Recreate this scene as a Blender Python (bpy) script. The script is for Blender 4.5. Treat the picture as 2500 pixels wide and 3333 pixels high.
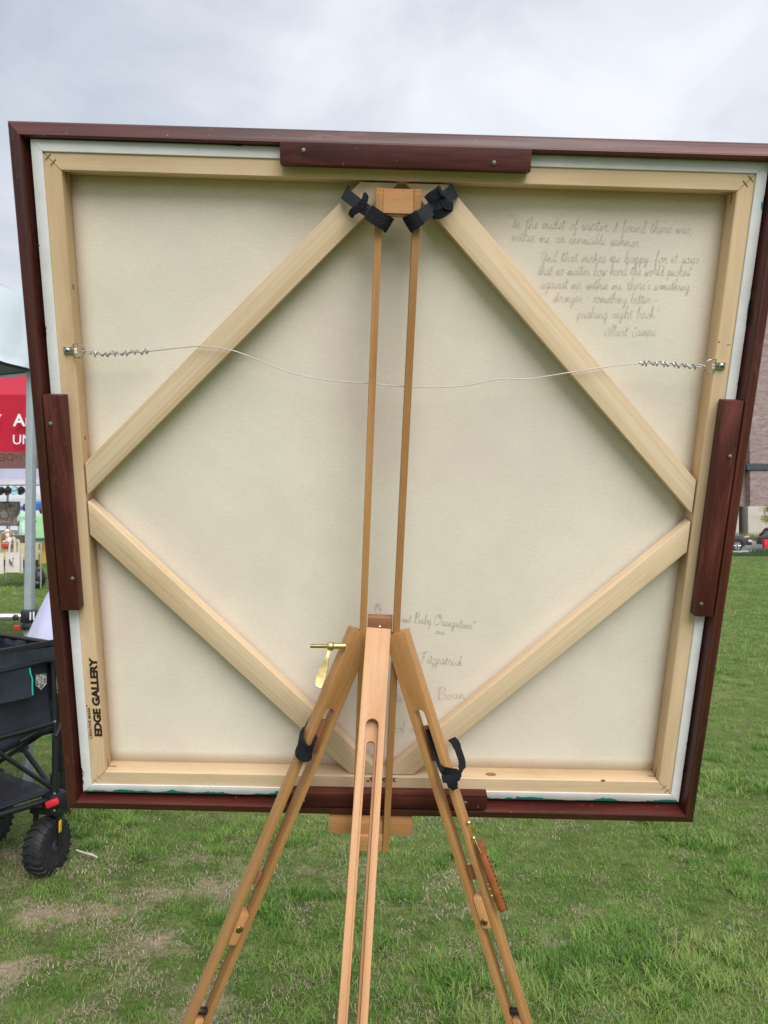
import bpy, bmesh, math, random
from mathutils import Matrix, Vector, noise as mnoise

for o in list(bpy.data.objects):
    bpy.data.objects.remove(o, do_unlink=True)
random.seed(7)
R = random.Random(11)
SC = bpy.context.scene
COL = SC.collection

# ------------------------------------------------------------------ camera
CAM_H = 1.5
PITCH = math.radians(1.27)
F = 2503.0                       # focal length in photograph pixels (2500 wide)
cd = bpy.data.cameras.new('camera')
cam = bpy.data.objects.new('camera', cd)
COL.objects.link(cam)
cam.location = (0, 0, CAM_H)
cam.rotation_euler = (math.pi / 2 + PITCH, 0, 0)
cd.sensor_fit = 'HORIZONTAL'
cd.sensor_width = 36.0
cd.lens = 36.0 * F / 2500.0
cd.clip_start = 0.05
cd.clip_end = 2000
cd.dof.use_dof = True
cd.dof.focus_distance = 1.12
cd.dof.aperture_fstop = 28.0
SC.camera = cam
SC.render.resolution_x, SC.render.resolution_y = 768, 1024

# ------------------------------------------------------------------ sky, sun, exposure
SUN_ELEV, SUN_AZ = math.radians(42), math.radians(163)     # azimuth clockwise from +Y
world = bpy.data.worlds.new('World')
SC.world = world
world.use_nodes = True
nt = world.node_tree
nt.nodes.clear()
def wn(t, **k):
    n = nt.nodes.new(t)
    for a, b in k.items():
        setattr(n, a, b)
    return n
out = wn('ShaderNodeOutputWorld')
bg = wn('ShaderNodeBackground')
sky = wn('ShaderNodeTexSky', sky_type='NISHITA', sun_disc=False)
sky.sun_elevation = SUN_ELEV
sky.sun_rotation = SUN_AZ
tc = wn('ShaderNodeTexCoord')
mp = wn('ShaderNodeMapping')
mp.inputs['Scale'].default_value = (1.0, 1.0, 1.5)
mp.inputs['Location'].default_value = (0.35, 0.2, 0.55)
n1 = wn('ShaderNodeTexNoise')
n1.inputs['Scale'].default_value = 3.4
n1.inputs['Detail'].default_value = 9
n1.inputs['Roughness'].default_value = 0.54
n1.inputs['Distortion'].default_value = 0.35
n2 = wn('ShaderNodeTexNoise')
n2.inputs['Scale'].default_value = 1.1
n2.inputs['Detail'].default_value = 3
mx = wn('ShaderNodeMath', operation='ADD')
m5 = wn('ShaderNodeMath', operation='MULTIPLY')
m5.inputs[1].default_value = 0.5
cr = wn('ShaderNodeValToRGB')
cr.color_ramp.elements[0].position = 0.33
cr.color_ramp.elements[0].color = (0.37, 0.435, 0.545, 1)
cr.color_ramp.elements[1].position = 0.64
cr.color_ramp.elements[1].color = (0.87, 0.895, 0.955, 1)
e = cr.color_ramp.elements.new(0.47)
e.color = (0.60, 0.645, 0.73, 1)
L = nt.links.new
L(tc.outputs['Generated'], mp.inputs['Vector'])
L(mp.outputs['Vector'], n1.inputs['Vector'])
L(mp.outputs['Vector'], n2.inputs['Vector'])
L(n1.outputs['Fac'], mx.inputs[0])
L(n2.outputs['Fac'], mx.inputs[1])
L(mx.outputs[0], m5.inputs[0])
L(m5.outputs[0], cr.inputs['Fac'])
# clouds in front of a clear sky: the clear sky adds a little blue
mixw = wn('ShaderNodeMixRGB', blend_type='ADD')
mixw.inputs['Fac'].default_value = 0.015
mulc = wn('ShaderNodeMixRGB', blend_type='MULTIPLY')
mulc.inputs['Fac'].default_value = 1.0
mulc.inputs['Color2'].default_value = (5.4, 5.4, 5.4, 1)
L(cr.outputs['Color'], mulc.inputs['Color1'])
L(mulc.outputs['Color'], mixw.inputs['Color1'])
L(sky.outputs['Color'], mixw.inputs['Color2'])
L(mixw.outputs['Color'], bg.inputs['Color'])
bg.inputs['Strength'].default_value = 0.090
L(bg.outputs['Background'], out.inputs['Surface'])

sd = bpy.data.lights.new('sun', 'SUN')
sd.energy = 1.5
sd.angle = math.radians(45)
sd.color = (1.0, 0.97, 0.93)
sun = bpy.data.objects.new('sun', sd)
COL.objects.link(sun)
sdir = Vector((math.sin(SUN_AZ) * math.cos(SUN_ELEV), math.cos(SUN_AZ) * math.cos(SUN_ELEV), math.sin(SUN_ELEV)))
sun.rotation_euler = sdir.to_track_quat('Z', 'Y').to_euler()
sun.location = sdir * 20

SC.view_settings.view_transform = 'Standard'
SC.view_settings.look = 'None'
SC.view_settings.exposure = 1.13
SC.view_settings.gamma = 1
SC.view_settings.use_curve_mapping = False
SC.render.engine = 'CYCLES'

# ------------------------------------------------------------------ helpers
I4 = Matrix.Identity(4)
def at(x, y, z):
    """photograph pixel (2500 wide) and distance along the view axis -> point in the place"""
    cx, cy = (x - 1250) / F * z, (y - 1666.5) / F * z
    fw = Vector((0, math.cos(PITCH), math.sin(PITCH)))
    up = Vector((0, -math.sin(PITCH), math.cos(PITCH)))
    return Vector((0, 0, CAM_H)) + Vector((cx, 0, 0)) + fw * z - up * cy
def mw(o):
    return (mw(o.parent) if o.parent else I4) @ o.matrix_basis
def put(o, parent=None, M=I4):
    if parent:
        o.parent = parent
        o.matrix_parent_inverse = I4.copy()
        o.matrix_basis = mw(parent).inverted() @ M
    else:
        o.matrix_basis = M
    return o
def T(*v):
    return Matrix.Translation(Vector(v if len(v) == 3 else v[0]))
def RZ(a): return Matrix.Rotation(a, 4, 'Z')
def RX(a): return Matrix.Rotation(a, 4, 'X')
def RY(a): return Matrix.Rotation(a, 4, 'Y')
def axes(o, x, z):
    """matrix with local X along x, local Z near z"""
    x = Vector(x).normalized()
    y = Vector(z).cross(x).normalized()
    zz = x.cross(y)
    m = Matrix((x, y, zz)).transposed().to_4x4()
    m.translation = Vector(o)
    return m
def tag(o, label, cat=None, group=None, kind=None):
    o['label'] = label
    if cat: o['category'] = cat
    if group: o['group'] = group
    if kind: o['kind'] = kind
    return o
def thing(name, loc, label, cat, group=None, rz=0):
    e = bpy.data.objects.new(name, None)
    e.empty_display_size = 0.1
    COL.objects.link(e)
    e.matrix_basis = T(*loc) @ RZ(rz)
    return tag(e, label, cat, group)
def link_mesh(name, me, mat, parent=None, M=I4):
    o = bpy.data.objects.new(name, me)
    COL.objects.link(o)
    if mat is not None and not me.materials:
        me.materials.append(mat)
    return put(o, parent, M)
def shade(me, ang=35):
    me.polygons.foreach_set('use_smooth', [True] * len(me.polygons))
    me.set_sharp_from_angle(angle=math.radians(ang))
def from_bm(name, bm, mat, parent=None, M=I4, smooth=True):
    bmesh.ops.recalc_face_normals(bm, faces=bm.faces)
    me = bpy.data.meshes.new(name)
    bm.to_mesh(me)
    bm.free()
    if smooth: shade(me)
    return link_mesh(name, me, mat, parent, M)
def from_py(name, vs, fs, mat, parent=None, M=I4, smooth=False):
    me = bpy.data.meshes.new(name)
    me.from_pydata([tuple(v) for v in vs], [], fs)
    me.update()
    if smooth: shade(me, 50)
    return link_mesh(name, me, mat, parent, M)
def bev(bm, b, seg=2):
    if b > 0:
        bmesh.ops.bevel(bm, geom=[e for e in bm.edges if len(e.link_faces) == 2 and e.calc_face_angle(0) > 0.5],
                        offset=b, segments=seg, affect='EDGES', profile=0.6)
def box_bm(size, b=0, c=(0, 0, 0)):
    bm = bmesh.new()
    bmesh.ops.create_cube(bm, size=1)
    bmesh.ops.scale(bm, vec=size, verts=bm.verts)
    bmesh.ops.translate(bm, vec=c, verts=bm.verts)
    bev(bm, b)
    return bm
def box(name, size, mat, parent=None, M=I4, b=0.0, c=(0, 0, 0)):
    return from_bm(name, box_bm(size, b, c), mat, parent, M)
def prism(name, poly, z0, z1, mat, parent=None, M=I4, b=0.0):
    bm = bmesh.new()
    vs = [bm.verts.new((p[0], p[1], z0)) for p in poly]
    f = bm.faces.new(vs)
    r = bmesh.ops.extrude_face_region(bm, geom=[f])
    bmesh.ops.translate(bm, vec=(0, 0, z1 - z0), verts=[v for v in r['geom'] if isinstance(v, bmesh.types.BMVert)])
    bmesh.ops.recalc_face_normals(bm, faces=bm.faces)
    bev(bm, b)
    bmesh.ops.triangulate(bm, faces=[f for f in bm.faces if len(f.verts) > 4])
    return from_bm(name, bm, mat, parent, M)
def smooth_path(pts, n=6):
    pts = [Vector(p) for p in pts]
    if len(pts) < 3: return pts
    o = []
    for i in range(len(pts) - 1):
        p0 = pts[max(i - 1, 0)]; p1 = pts[i]; p2 = pts[i + 1]; p3 = pts[min(i + 2, len(pts) - 1)]
        for k in range(n):
            t = k / n
            o.append(0.5 * ((2 * p1) + (p2 - p0) * t + (2 * p0 - 5 * p1 + 4 * p2 - p3) * t * t + (3 * p1 - p0 - 3 * p2 + p3) * t ** 3))
    o.append(pts[-1])
    return o
def tube_geo(pts, r, seg=8, closed=False, cap=True):
    pts = [Vector(p) for p in pts]
    n = len(pts)
    rr = r if isinstance(r, (list, tuple)) else [r] * n
    vs, fs = [], []
    prev = None
    for i, p in enumerate(pts):
        a = pts[(i - 1) % n] if (closed or i) else p
        c = pts[(i + 1) % n] if (closed or i < n - 1) else p
        d = (c - a).normalized()
        if prev is None:
            u = d.orthogonal().normalized()
        else:
            u = (prev - d * prev.dot(d))
            u = u.normalized() if u.length > 1e-6 else d.orthogonal().normalized()
        prev = u
        v = d.cross(u)
        for k in range(seg):
            t = 2 * math.pi * k / seg
            vs.append(p + (u * math.cos(t) + v * math.sin(t)) * rr[i])
    m = n if closed else n - 1
    for i in range(m):
        for k in range(seg):
            a, b = i * seg + k, i * seg + (k + 1) % seg
            c, d = ((i + 1) % n) * seg + (k + 1) % seg, ((i + 1) % n) * seg + k
            fs.append((a, b, c, d))
    if cap and not closed:
        fs.append(tuple(range(seg - 1, -1, -1)))
        fs.append(tuple((n - 1) * seg + k for k in range(seg)))
    return vs, fs
def tube(name, pts, r, mat, parent=None, M=I4, seg=8, closed=False):
    vs, fs = tube_geo(pts, r, seg, closed)
    return from_py(name, vs, fs, mat, parent, M, smooth=True)
def join_geo(parts):
    V, Fc = [], []
    for vs, fs in parts:
        k = len(V)
        V += list(vs)
        Fc += [tuple(i + k for i in f) for f in fs]
    return V, Fc
def lathe_geo(prof, seg=24):
    """profile (r, z) round local Z"""
    vs, fs = [], []
    for r, z in prof:
        for k in range(seg):
            t = 2 * math.pi * k / seg
            vs.append(Vector((r * math.cos(t), r * math.sin(t), z)))
    for i in range(len(prof) - 1):
        for k in range(seg):
            fs.append((i * seg + k, i * seg + (k + 1) % seg, (i + 1) * seg + (k + 1) % seg, (i + 1) * seg + k))
    fs.append(tuple(range(seg - 1, -1, -1)))
    fs.append(tuple((len(prof) - 1) * seg + k for k in range(seg)))
    return vs, fs
def lathe(name, prof, mat, parent=None, M=I4, seg=24):
    vs, fs = lathe_geo(prof, seg)
    return from_py(name, vs, fs, mat, parent, M, smooth=True)
def ribbon(name, pts, side, width, th, mat, parent=None, M=I4):
    """strip of fabric along pts; side = width direction(s)"""
    n = len(pts)
    pts = [Vector(p) for p in pts]
    vs, fs = [], []
    for i, p in enumerate(pts):
        d = (pts[min(i + 1, n - 1)] - pts[max(i - 1, 0)]).normalized()
        s = Vector(side[i] if isinstance(side, list) else side)
        s = (s - d * s.dot(d)).normalized()
        nn = d.cross(s)
        w = width[i] if isinstance(width, list) else width
        for a, b in ((-1, -1), (1, -1), (1, 1), (-1, 1)):
            vs.append(p + s * a * w / 2 + nn * b * th / 2)
    for i in range(n - 1):
        for k in range(4):
            fs.append((i * 4 + k, i * 4 + (k + 1) % 4, i * 4 + 4 + (k + 1) % 4, i * 4 + 4 + k))
    fs += [(3, 2, 1, 0), tuple((n - 1) * 4 + k for k in range(4))]
    o = from_py(name, vs, fs, mat, parent, M)
    shade(o.data, 50)
    return o
def text_mesh(s, size, bold=0.0, align='LEFT', extrude=0.0, space=1.0):
    c = bpy.data.curves.new('lettering', 'FONT')
    c.body = s
    c.size = size
    c.offset = bold
    c.align_x = align
    c.extrude = extrude
    c.space_character = space
    c.resolution_u = 4
    o = bpy.data.objects.new('lettering', c)
    COL.objects.link(o)
    bpy.context.view_layer.update()
    me = bpy.data.meshes.new_from_object(o.evaluated_get(bpy.context.evaluated_depsgraph_get()))
    bpy.data.objects.remove(o)
    me.materials.clear()
    return me

# ------------------------------------------------------------------ materials
def new_mat(name, rough=0.6, metal=0.0, spec=0.5):
    m = bpy.data.materials.new(name)
    m.use_nodes = True
    b = m.node_tree.nodes['Principled BSDF']
    b.inputs['Roughness'].default_value = rough
    b.inputs['Metallic'].default_value = metal
    b.inputs['Specular IOR Level'].default_value = spec
    return m, m.node_tree, b
def nd(t, typ, **k):
    n = t.nodes.new(typ)
    for a, b in k.items():
        if a in n.inputs: n.inputs[a].default_value = b
        else: setattr(n, a, b)
    return n
def coord(t, scale=(1, 1, 1), rnd=True, kind='Object'):
    c = t.nodes.new('ShaderNodeTexCoord')
    m = t.nodes.new('ShaderNodeMapping')
    m.inputs['Scale'].default_value = scale
    t.links.new(c.outputs[kind], m.inputs['Vector'])
    if rnd:
        oi = t.nodes.new('ShaderNodeObjectInfo')
        mu = nd(t, 'ShaderNodeMath', operation='MULTIPLY')
        mu.inputs[1].default_value = 37.0
        t.links.new(oi.outputs['Random'], mu.inputs[0])
        t.links.new(mu.outputs[0], m.inputs['Location'])
    return m.outputs['Vector']
def noise(t, vec, scale, detail=3, rough=0.5, dist=0.0):
    n = t.nodes.new('ShaderNodeTexNoise')
    n.inputs['Scale'].default_value = scale
    n.inputs['Detail'].default_value = detail
    n.inputs['Roughness'].default_value = rough
    n.inputs['Distortion'].default_value = dist
    t.links.new(vec, n.inputs['Vector'])
    return n.outputs['Fac']
def ramp(t, fac, *stops):
    r = t.nodes.new('ShaderNodeValToRGB')
    els = r.color_ramp.elements
    while len(els) < len(stops): els.new(0.5)
    for e, (p, c) in zip(els, stops):
        e.position = p
        c = c if isinstance(c, tuple) else (c, c, c)
        e.color = (*c, 1)
    t.links.new(fac, r.inputs['Fac'])
    return r.outputs['Color']
def mixc(t, a, b, fac, mode='MIX'):
    m = t.nodes.new('ShaderNodeMixRGB')
    m.blend_type = mode
    for s, v in ((m.inputs['Color1'], a), (m.inputs['Color2'], b), (m.inputs['Fac'], fac)):
        if isinstance(v, (int, float)): s.default_value = v if s.name == 'Fac' else (v, v, v, 1)
        elif isinstance(v, tuple): s.default_value = (*v, 1)
        else: t.links.new(v, s)
    return m.outputs['Color']
def bump(t, b, h, s=0.2, d=0.001):
    n = t.nodes.new('ShaderNodeBump')
    n.inputs['Strength'].default_value = s
    n.inputs['Distance'].default_value = d
    t.links.new(h, n.inputs['Height'])
    t.links.new(n.outputs['Normal'], b.inputs['Normal'])
def simple(name, col, rough=0.6, metal=0.0, var=0.15, scale=8.0, spec=0.5, bs=0.0, stretch=(1, 1, 1)):
    """plain colour with mottling, so that no surface is quite even"""
    m, t, b = new_mat(name, rough, metal, spec)
    v = coord(t, stretch)
    n = noise(t, v, scale, 5, 0.6)
    c2 = tuple(min(1, c * (1 + var)) for c in col)
    c1 = tuple(c * (1 - var) for c in col)
    t.links.new(ramp(t, n, (0.3, c1), (0.7, c2)), b.inputs['Base Color'])
    rr = ramp(t, n, (0.2, max(0.02, rough - 0.12)), (0.8, min(1, rough + 0.1)))
    t.links.new(rr, b.inputs['Roughness'])
    if bs: bump(t, b, n, bs, 0.004)
    return m
def wood(name, dark, mid, light, rough=0.5, fine=70.0, along=1.6, pore=None, streak=0.35, knots=False, spec=0.4, wear=None):
    """grain runs along local X"""
    m, t, b = new_mat(name, rough, 0, spec)
    v = coord(t, (along, fine * 0.35, fine * 0.35))
    g = noise(t, v, 1.0, 6, 0.6, 0.6)
    v2 = coord(t, (along * 3, fine * 3, fine * 3))
    g2 = noise(t, v2, 1.0, 3, 0.6, 0.2)
    v3 = coord(t, (1.2, 6, 6))
    g3 = noise(t, v3, 1.0, 2)
    c = ramp(t, g, (0.25, dark), (0.5, mid), (0.75, light))
    c = mixc(t, c, ramp(t, g2, (0.35, 0.80), (0.65, 1.08)), streak, 'MULTIPLY')
    c = mixc(t, c, ramp(t, g3, (0.3, 0.86), (0.7, 1.08)), 0.6, 'MULTIPLY')
    oi = t.nodes.new('ShaderNodeObjectInfo')
    c = mixc(t, c, ramp(t, oi.outputs['Random'], (0.0, (0.86, 0.84, 0.80)), (0.5, (1.0, 0.99, 0.97)), (1.0, (1.08, 1.06, 1.05))), 1.0, 'MULTIPLY')
    sm = noise(t, coord(t, (5, 14, 14)), 1.0, 5, 0.7)
    c = mixc(t, c, ramp(t, sm, (0.30, (0.84, 0.80, 0.74)), (0.48, 1.0)), 0.8, 'MULTIPLY')
    if pore:
        v4 = coord(t, (95, 900, 900))
        p = noise(t, v4, 1.0, 2, 0.5)
        c = mixc(t, c, pore, ramp(t, p, (0.62, 0.0), (0.70, 0.55)))
    if wear:
        w1 = noise(t, coord(t, (14, 70, 70)), 1.0, 4, 0.7, 0.4)
        w2 = noise(t, coord(t, (2.5, 5, 5)), 1.0, 2)
        c = mixc(t, c, wear, mixc(t, ramp(t, w1, (0.60, 0.0), (0.70, 0.75)), ramp(t, w2, (0.42, 0.0), (0.60, 1.0)), 1.0, 'MULTIPLY'))
        sc = noise(t, coord(t, (240, 240, 240)), 1.0, 2, 0.5)
        c = mixc(t, c, (0.30, 0.22, 0.20), ramp(t, sc, (0.735, 0.0), (0.77, 0.8)))
    if knots:
        v5 = coord(t, (9, 30, 30))
        vo = t.nodes.new('ShaderNodeTexVoronoi')
        vo.inputs['Scale'].default_value = 0.55
        t.links.new(v5, vo.inputs['Vector'])
        c = mixc(t, c, (0.30, 0.17, 0.08), ramp(t, vo.outputs['Distance'], (0.03, 0.75), (0.14, 0.0)))
    t.links.new(c, b.inputs['Base Color'])
    t.links.new(ramp(t, g2, (0.3, rough - 0.1), (0.7, min(1, rough + 0.12))), b.inputs['Roughness'])
    bump(t, b, g2, 0.12, 0.0006)
    return m

# ------------------------------------------------------------------ wood, metal and cloth materials
PINE = wood('pine', (0.53, 0.37, 0.205), (0.70, 0.515, 0.325), (0.78, 0.61, 0.42), 0.6, 42, 1.6, streak=0.3)
PINE_B = wood('pine_brace', (0.57, 0.415, 0.255), (0.71, 0.545, 0.36), (0.78, 0.63, 0.44), 0.6, 100, 1.3, streak=0.5)
BEECH = wood('beech', (0.46, 0.225, 0.088), (0.56, 0.285, 0.118), (0.63, 0.345, 0.155), 0.42, 50, 1.5, pore=(0.30, 0.13, 0.05), streak=0.4, spec=0.5)
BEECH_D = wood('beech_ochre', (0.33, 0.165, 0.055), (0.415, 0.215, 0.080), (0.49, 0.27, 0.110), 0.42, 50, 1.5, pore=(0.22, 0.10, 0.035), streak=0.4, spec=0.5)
BEECH_M = wood('beech_mast', (0.41, 0.20, 0.072), (0.50, 0.255, 0.10), (0.57, 0.31, 0.132), 0.42, 50, 1.5, pore=(0.27, 0.12, 0.045), streak=0.4, spec=0.5)
BEECH_RED = wood('beech_reddish', (0.27, 0.12, 0.062), (0.33, 0.155, 0.082), (0.40, 0.19, 0.105), 0.45, 50, 1.5, streak=0.4)
STAIN = wood('mahogany_stain', (0.030, 0.007, 0.006), (0.074, 0.014, 0.011), (0.145, 0.031, 0.020), 0.40, 60, 1.6, streak=1.0, spec=0.45, wear=(0.20, 0.060, 0.042))
STAIN_B = wood('mahogany_stain_worn', (0.032, 0.008, 0.007), (0.072, 0.016, 0.013), (0.185, 0.052, 0.038), 0.5, 80, 3.5, streak=1.0, spec=0.3, wear=(0.22, 0.085, 0.062))
STEEL = simple('zinc_steel', (0.55, 0.55, 0.53), 0.28, 1.0, 0.2, 300)
WIRE = simple('braided_wire', (0.52, 0.50, 0.47), 0.42, 0.75, 0.25, 600)
BRASS = simple('polished_brass', (0.80, 0.64, 0.28), 0.3, 1.0, 0.1, 80)
BRASS_OLD = simple('dull_brass', (0.36, 0.28, 0.11), 0.38, 1.0, 0.25, 200)
NAIL = simple('dull_nail', (0.20, 0.19, 0.17), 0.55, 0.6, 0.3, 400)
STRAP = simple('black_hook_tape', (0.012, 0.013, 0.017), 0.85, 0, 0.5, 500, 0.25, 0.8)
STRAP_G = simple('black_woven_strap', (0.030, 0.034, 0.044), 0.6, 0, 0.5, 700, 0.4, 1.0)
LEATHER = simple('tan_leather', (0.27, 0.088, 0.028), 0.45, 0, 0.25, 60, 0.5, 0.1)
LEATHER_D = simple('dark_thread', (0.06, 0.025, 0.012), 0.7)
INK = simple('stamp_ink', (0.030, 0.013, 0.008), 0.7, 0, 0.5, 300)
PENCIL = simple('pencil_graphite', (0.54, 0.49, 0.43), 0.7, 0, 0.25, 400)
PENCIL_D = simple('pencil_graphite_dark', (0.40, 0.37, 0.33), 0.7, 0, 0.3, 400)
SLOT = simple('dark_joint', (0.16, 0.085, 0.04), 0.9)
BLACKP = simple('black_plastic', (0.014, 0.015, 0.017), 0.4, 0, 0.3, 40)

def canvas_material():
    m, t, b = new_mat('raw_canvas', 0.85, 0, 0.15)
    v = coord(t, (1, 1, 1), False)
    big = noise(t, v, 3.2, 3, 0.55)
    n2 = noise(t, v, 5.0, 3, 0.6)
    c = ramp(t, big, (0.32, (0.82, 0.705, 0.625)), (0.48, (0.81, 0.73, 0.625)), (0.66, (0.765, 0.72, 0.61)))
    c = mixc(t, c, ramp(t, n2, (0.35, 0.92), (0.65, 1.04)), 0.9, 'MULTIPLY')
    weave = noise(t, coord(t, (160, 1100, 1), False), 1.0, 2)
    c = mixc(t, c, ramp(t, weave, (0.3, 0.90), (0.7, 1.05)), 0.7, 'MULTIPLY')
    slub = noise(t, coord(t, (45, 420, 1), False), 1.0, 3, 0.6)
    c = mixc(t, c, ramp(t, slub, (0.32, 0.95), (0.68, 1.04)), 0.6, 'MULTIPLY')
    vo = t.nodes.new('ShaderNodeTexVoronoi')
    vo.inputs['Scale'].default_value = 75
    t.links.new(v, vo.inputs['Vector'])
    gate = noise(t, v, 60, 1)
    spk = mixc(t, ramp(t, vo.outputs['Distance'], (0.05, 1.0), (0.11, 0.0)), ramp(t, gate, (0.58, 0.0), (0.62, 1.0)), 1.0, 'MULTIPLY')
    c = mixc(t, c, (0.36, 0.28, 0.17), mixc(t, spk, 0.28, 1.0, 'MULTIPLY'))
    t.links.new(c, b.inputs['Base Color'])
    bump(t, b, weave, 0.25, 0.0006)
    return m
CANVAS = canvas_material()
def gesso(name, paint, level, second):
    """white primed canvas edge; paint that ran over from the front along the outer side (local +Y)"""
    m, t, b = new_mat(name, 0.55, 0, 0.4)
    v = coord(t, (1, 1, 1), True)
    tc = t.nodes.new('ShaderNodeTexCoord')
    sp = t.nodes.new('ShaderNodeSeparateXYZ')
    t.links.new(tc.outputs['Object'], sp.inputs[0])
    def mask(scale, lo, amp):
        n = noise(t, coord(t, (scale, scale * 2.5, 1)), 1.0, 4, 0.65)
        a = nd(t, 'ShaderNodeMath', operation='MULTIPLY_ADD')
        t.links.new(n, a.inputs[0]); a.inputs[1].default_value = amp; a.inputs[2].default_value = lo - amp * 0.5
        g = nd(t, 'ShaderNodeMath', operation='GREATER_THAN')
        t.links.new(sp.outputs['Y'], g.inputs[0]); t.links.new(a.outputs[0], g.inputs[1])
        return g.outputs[0]
    base = ramp(t, noise(t, v, 30, 4), (0.3, (0.68, 0.68, 0.68)), (0.7, (0.80, 0.80, 0.79)))
    c = mixc(t, base, paint, mask(16, level, 0.030))
    c = mixc(t, c, second, mask(23, level + 0.0045, 0.026))
    t.links.new(c, b.inputs['Base Color'])
    bump(t, b, noise(t, v, 500, 2), 0.3, 0.0005)
    return m
TEAL, DRED = (0.012, 0.30, 0.25), (0.11, 0.010, 0.022)
G_TOP = gesso('primed_edge_top', DRED, 0.4605, TEAL)
G_LEFT = gesso('primed_edge_left', DRED, 0.4590, TEAL)
G_BOT = gesso('primed_edge_bottom', TEAL, 0.4540, TEAL)
G_RIGHT = gesso('primed_edge_right', TEAL, 0.4590, DRED)

# ------------------------------------------------------------------ the framed canvas, seen from behind
Mc = Matrix(((0.99959419, 0.02696639, 0.00917953, 0.01047876),
             (0.02378365, -0.96741913, 0.25206062, -0.00498903),
             (0.01567762, -0.25174001, -0.96766791, 1.06680242), (0, 0, 0, 1)))
fw = Vector((0, math.cos(PITCH), math.sin(PITCH)))
up = Vector((0, -math.sin(PITCH), math.cos(PITCH)))
CW = Matrix(((1, -0.0 * up.x, 0, 0), (0, -up.y, fw.y, 0), (0, -up.z, fw.z, CAM_H), (0, 0, 0, 1)))
P = CW @ Mc                       # local u right, v up, w towards the viewer
# orthonormalise
_x = P.col[0].to_3d().normalized(); _z = P.col[2].to_3d(); _z = (_z - _x * _z.dot(_x)).normalized(); _y = _z.cross(_x)
_o = P.translation.copy()
P = Matrix((_x, _y, _z)).transposed().to_4x4(); P.translation = _o
Pinv = P.inverted()
def loc(x, y, w=0.0):
    """point of the canvas' own plane at height w that the photograph shows at pixel x, y"""
    a = Pinv @ Vector((0, 0, CAM_H)); b = Pinv @ at(x, y, 1.0)
    k = (w - a.z) / (b.z - a.z)
    return a + (b - a) * k
HC = 0.4572
framed = bpy.data.objects.new('framed_canvas', None)
COL.objects.link(framed)
framed.matrix_basis = P
tag(framed, 'back of a large square canvas in a dark red wooden frame, hung on the easel', 'painting')
def mitred(name, prof, k, mat, M=P, gap=0.0):
    """bar of a square frame with mitred ends: profile (distance from centre, w); k quarter turns from the top"""
    n = len(prof)
    vs = []
    for sg in (-1, 1):
        for s, w in prof:
            vs.append((sg * (s - gap), s, w))
    fs = [tuple(range(n)), tuple(range(2 * n - 1, n - 1, -1))]
    for i in range(n):
        j = (i + 1) % n
        fs.append((i, j, n + j, n + i))
    bm = bmesh.new()
    bv = [bm.verts.new(v) for v in vs]
    for f in fs: bm.faces.new([bv[i] for i in f])
    bmesh.ops.recalc_face_normals(bm, faces=bm.faces)
    return from_bm(name, bm, mat, framed, M @ RZ(k * math.pi / 2))
Pf = P @ T(-0.0014, -0.0052, 0) @ Matrix.Rotation(-0.0082, 4, 'Y')
prof = [(0.4594, -0.048), (0.4594, -0.0110), (0.4632, 0.0030), (0.4640, 0.0110), (0.4648, 0.0128), (0.4660, 0.0133), (0.4674, 0.0126), (0.4690, 0.0110), (0.4795, 0.0075),
        (0.4816, 0.0046), (0.4826, 0.0016), (0.4826, -0.048)]
for k in range(4):
    r = mitred('frame_rail', prof, k, STAIN, Pf, 0.0001)
for k in range(4):
    d = 0.0003
    mitred('stretcher_bar', [(0.4224, -0.0290), (0.4224, -0.0012), (0.4236, 0.0), (0.4560, 0.0), (0.4565, -0.0005), (0.4565, -0.037), (0.4280, -0.037)], k, PINE, P, 0.0005)
for k, gm in enumerate((G_TOP, G_LEFT, G_BOT, G_RIGHT)):
    mitred('canvas_edge', [(0.4436, 0.0003), (0.4433, 0.0016), (0.4440, 0.0021), (0.4555, 0.0021), (0.4572, 0.0010), (0.4576, -0.002), (0.4576, -0.038), (0.4568, -0.038), (0.4568, 0.0003)], k, gm, P, 0.0002)
# the canvas sheet itself, slightly slack
N = 40
vs = []; fs = []
for j in range(N + 1):
    for i in range(N + 1):
        u = -0.4245 + 0.849 * i / N; v = -0.4245 + 0.849 * j / N
        s = (1 - (u / 0.4245) ** 2) * (1 - (v / 0.4245) ** 2)
        vs.append((u, v, -0.0292 - 0.0035 * s + 0.0006 * mnoise.noise((u * 6, v * 6, 0))))
for j in range(N):
    for i in range(N):
        a = j * (N + 1) + i
        fs.append((a, a + 1, a + N + 2, a + N + 1))
cv = from_py('canvas', vs, fs, CANVAS, framed, P, smooth=True)
so = cv.modifiers.new('thickness', 'SOLIDIFY'); so.thickness = 0.0012; so.offset = -1
def canvas_w(u, v):
    s = (1 - (u / 0.4245) ** 2) * (1 - (v / 0.4245) ** 2)
    return -0.0292 - 0.0035 * s + 0.0006 * mnoise.noise((u * 6, v * 6, 0))
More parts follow.
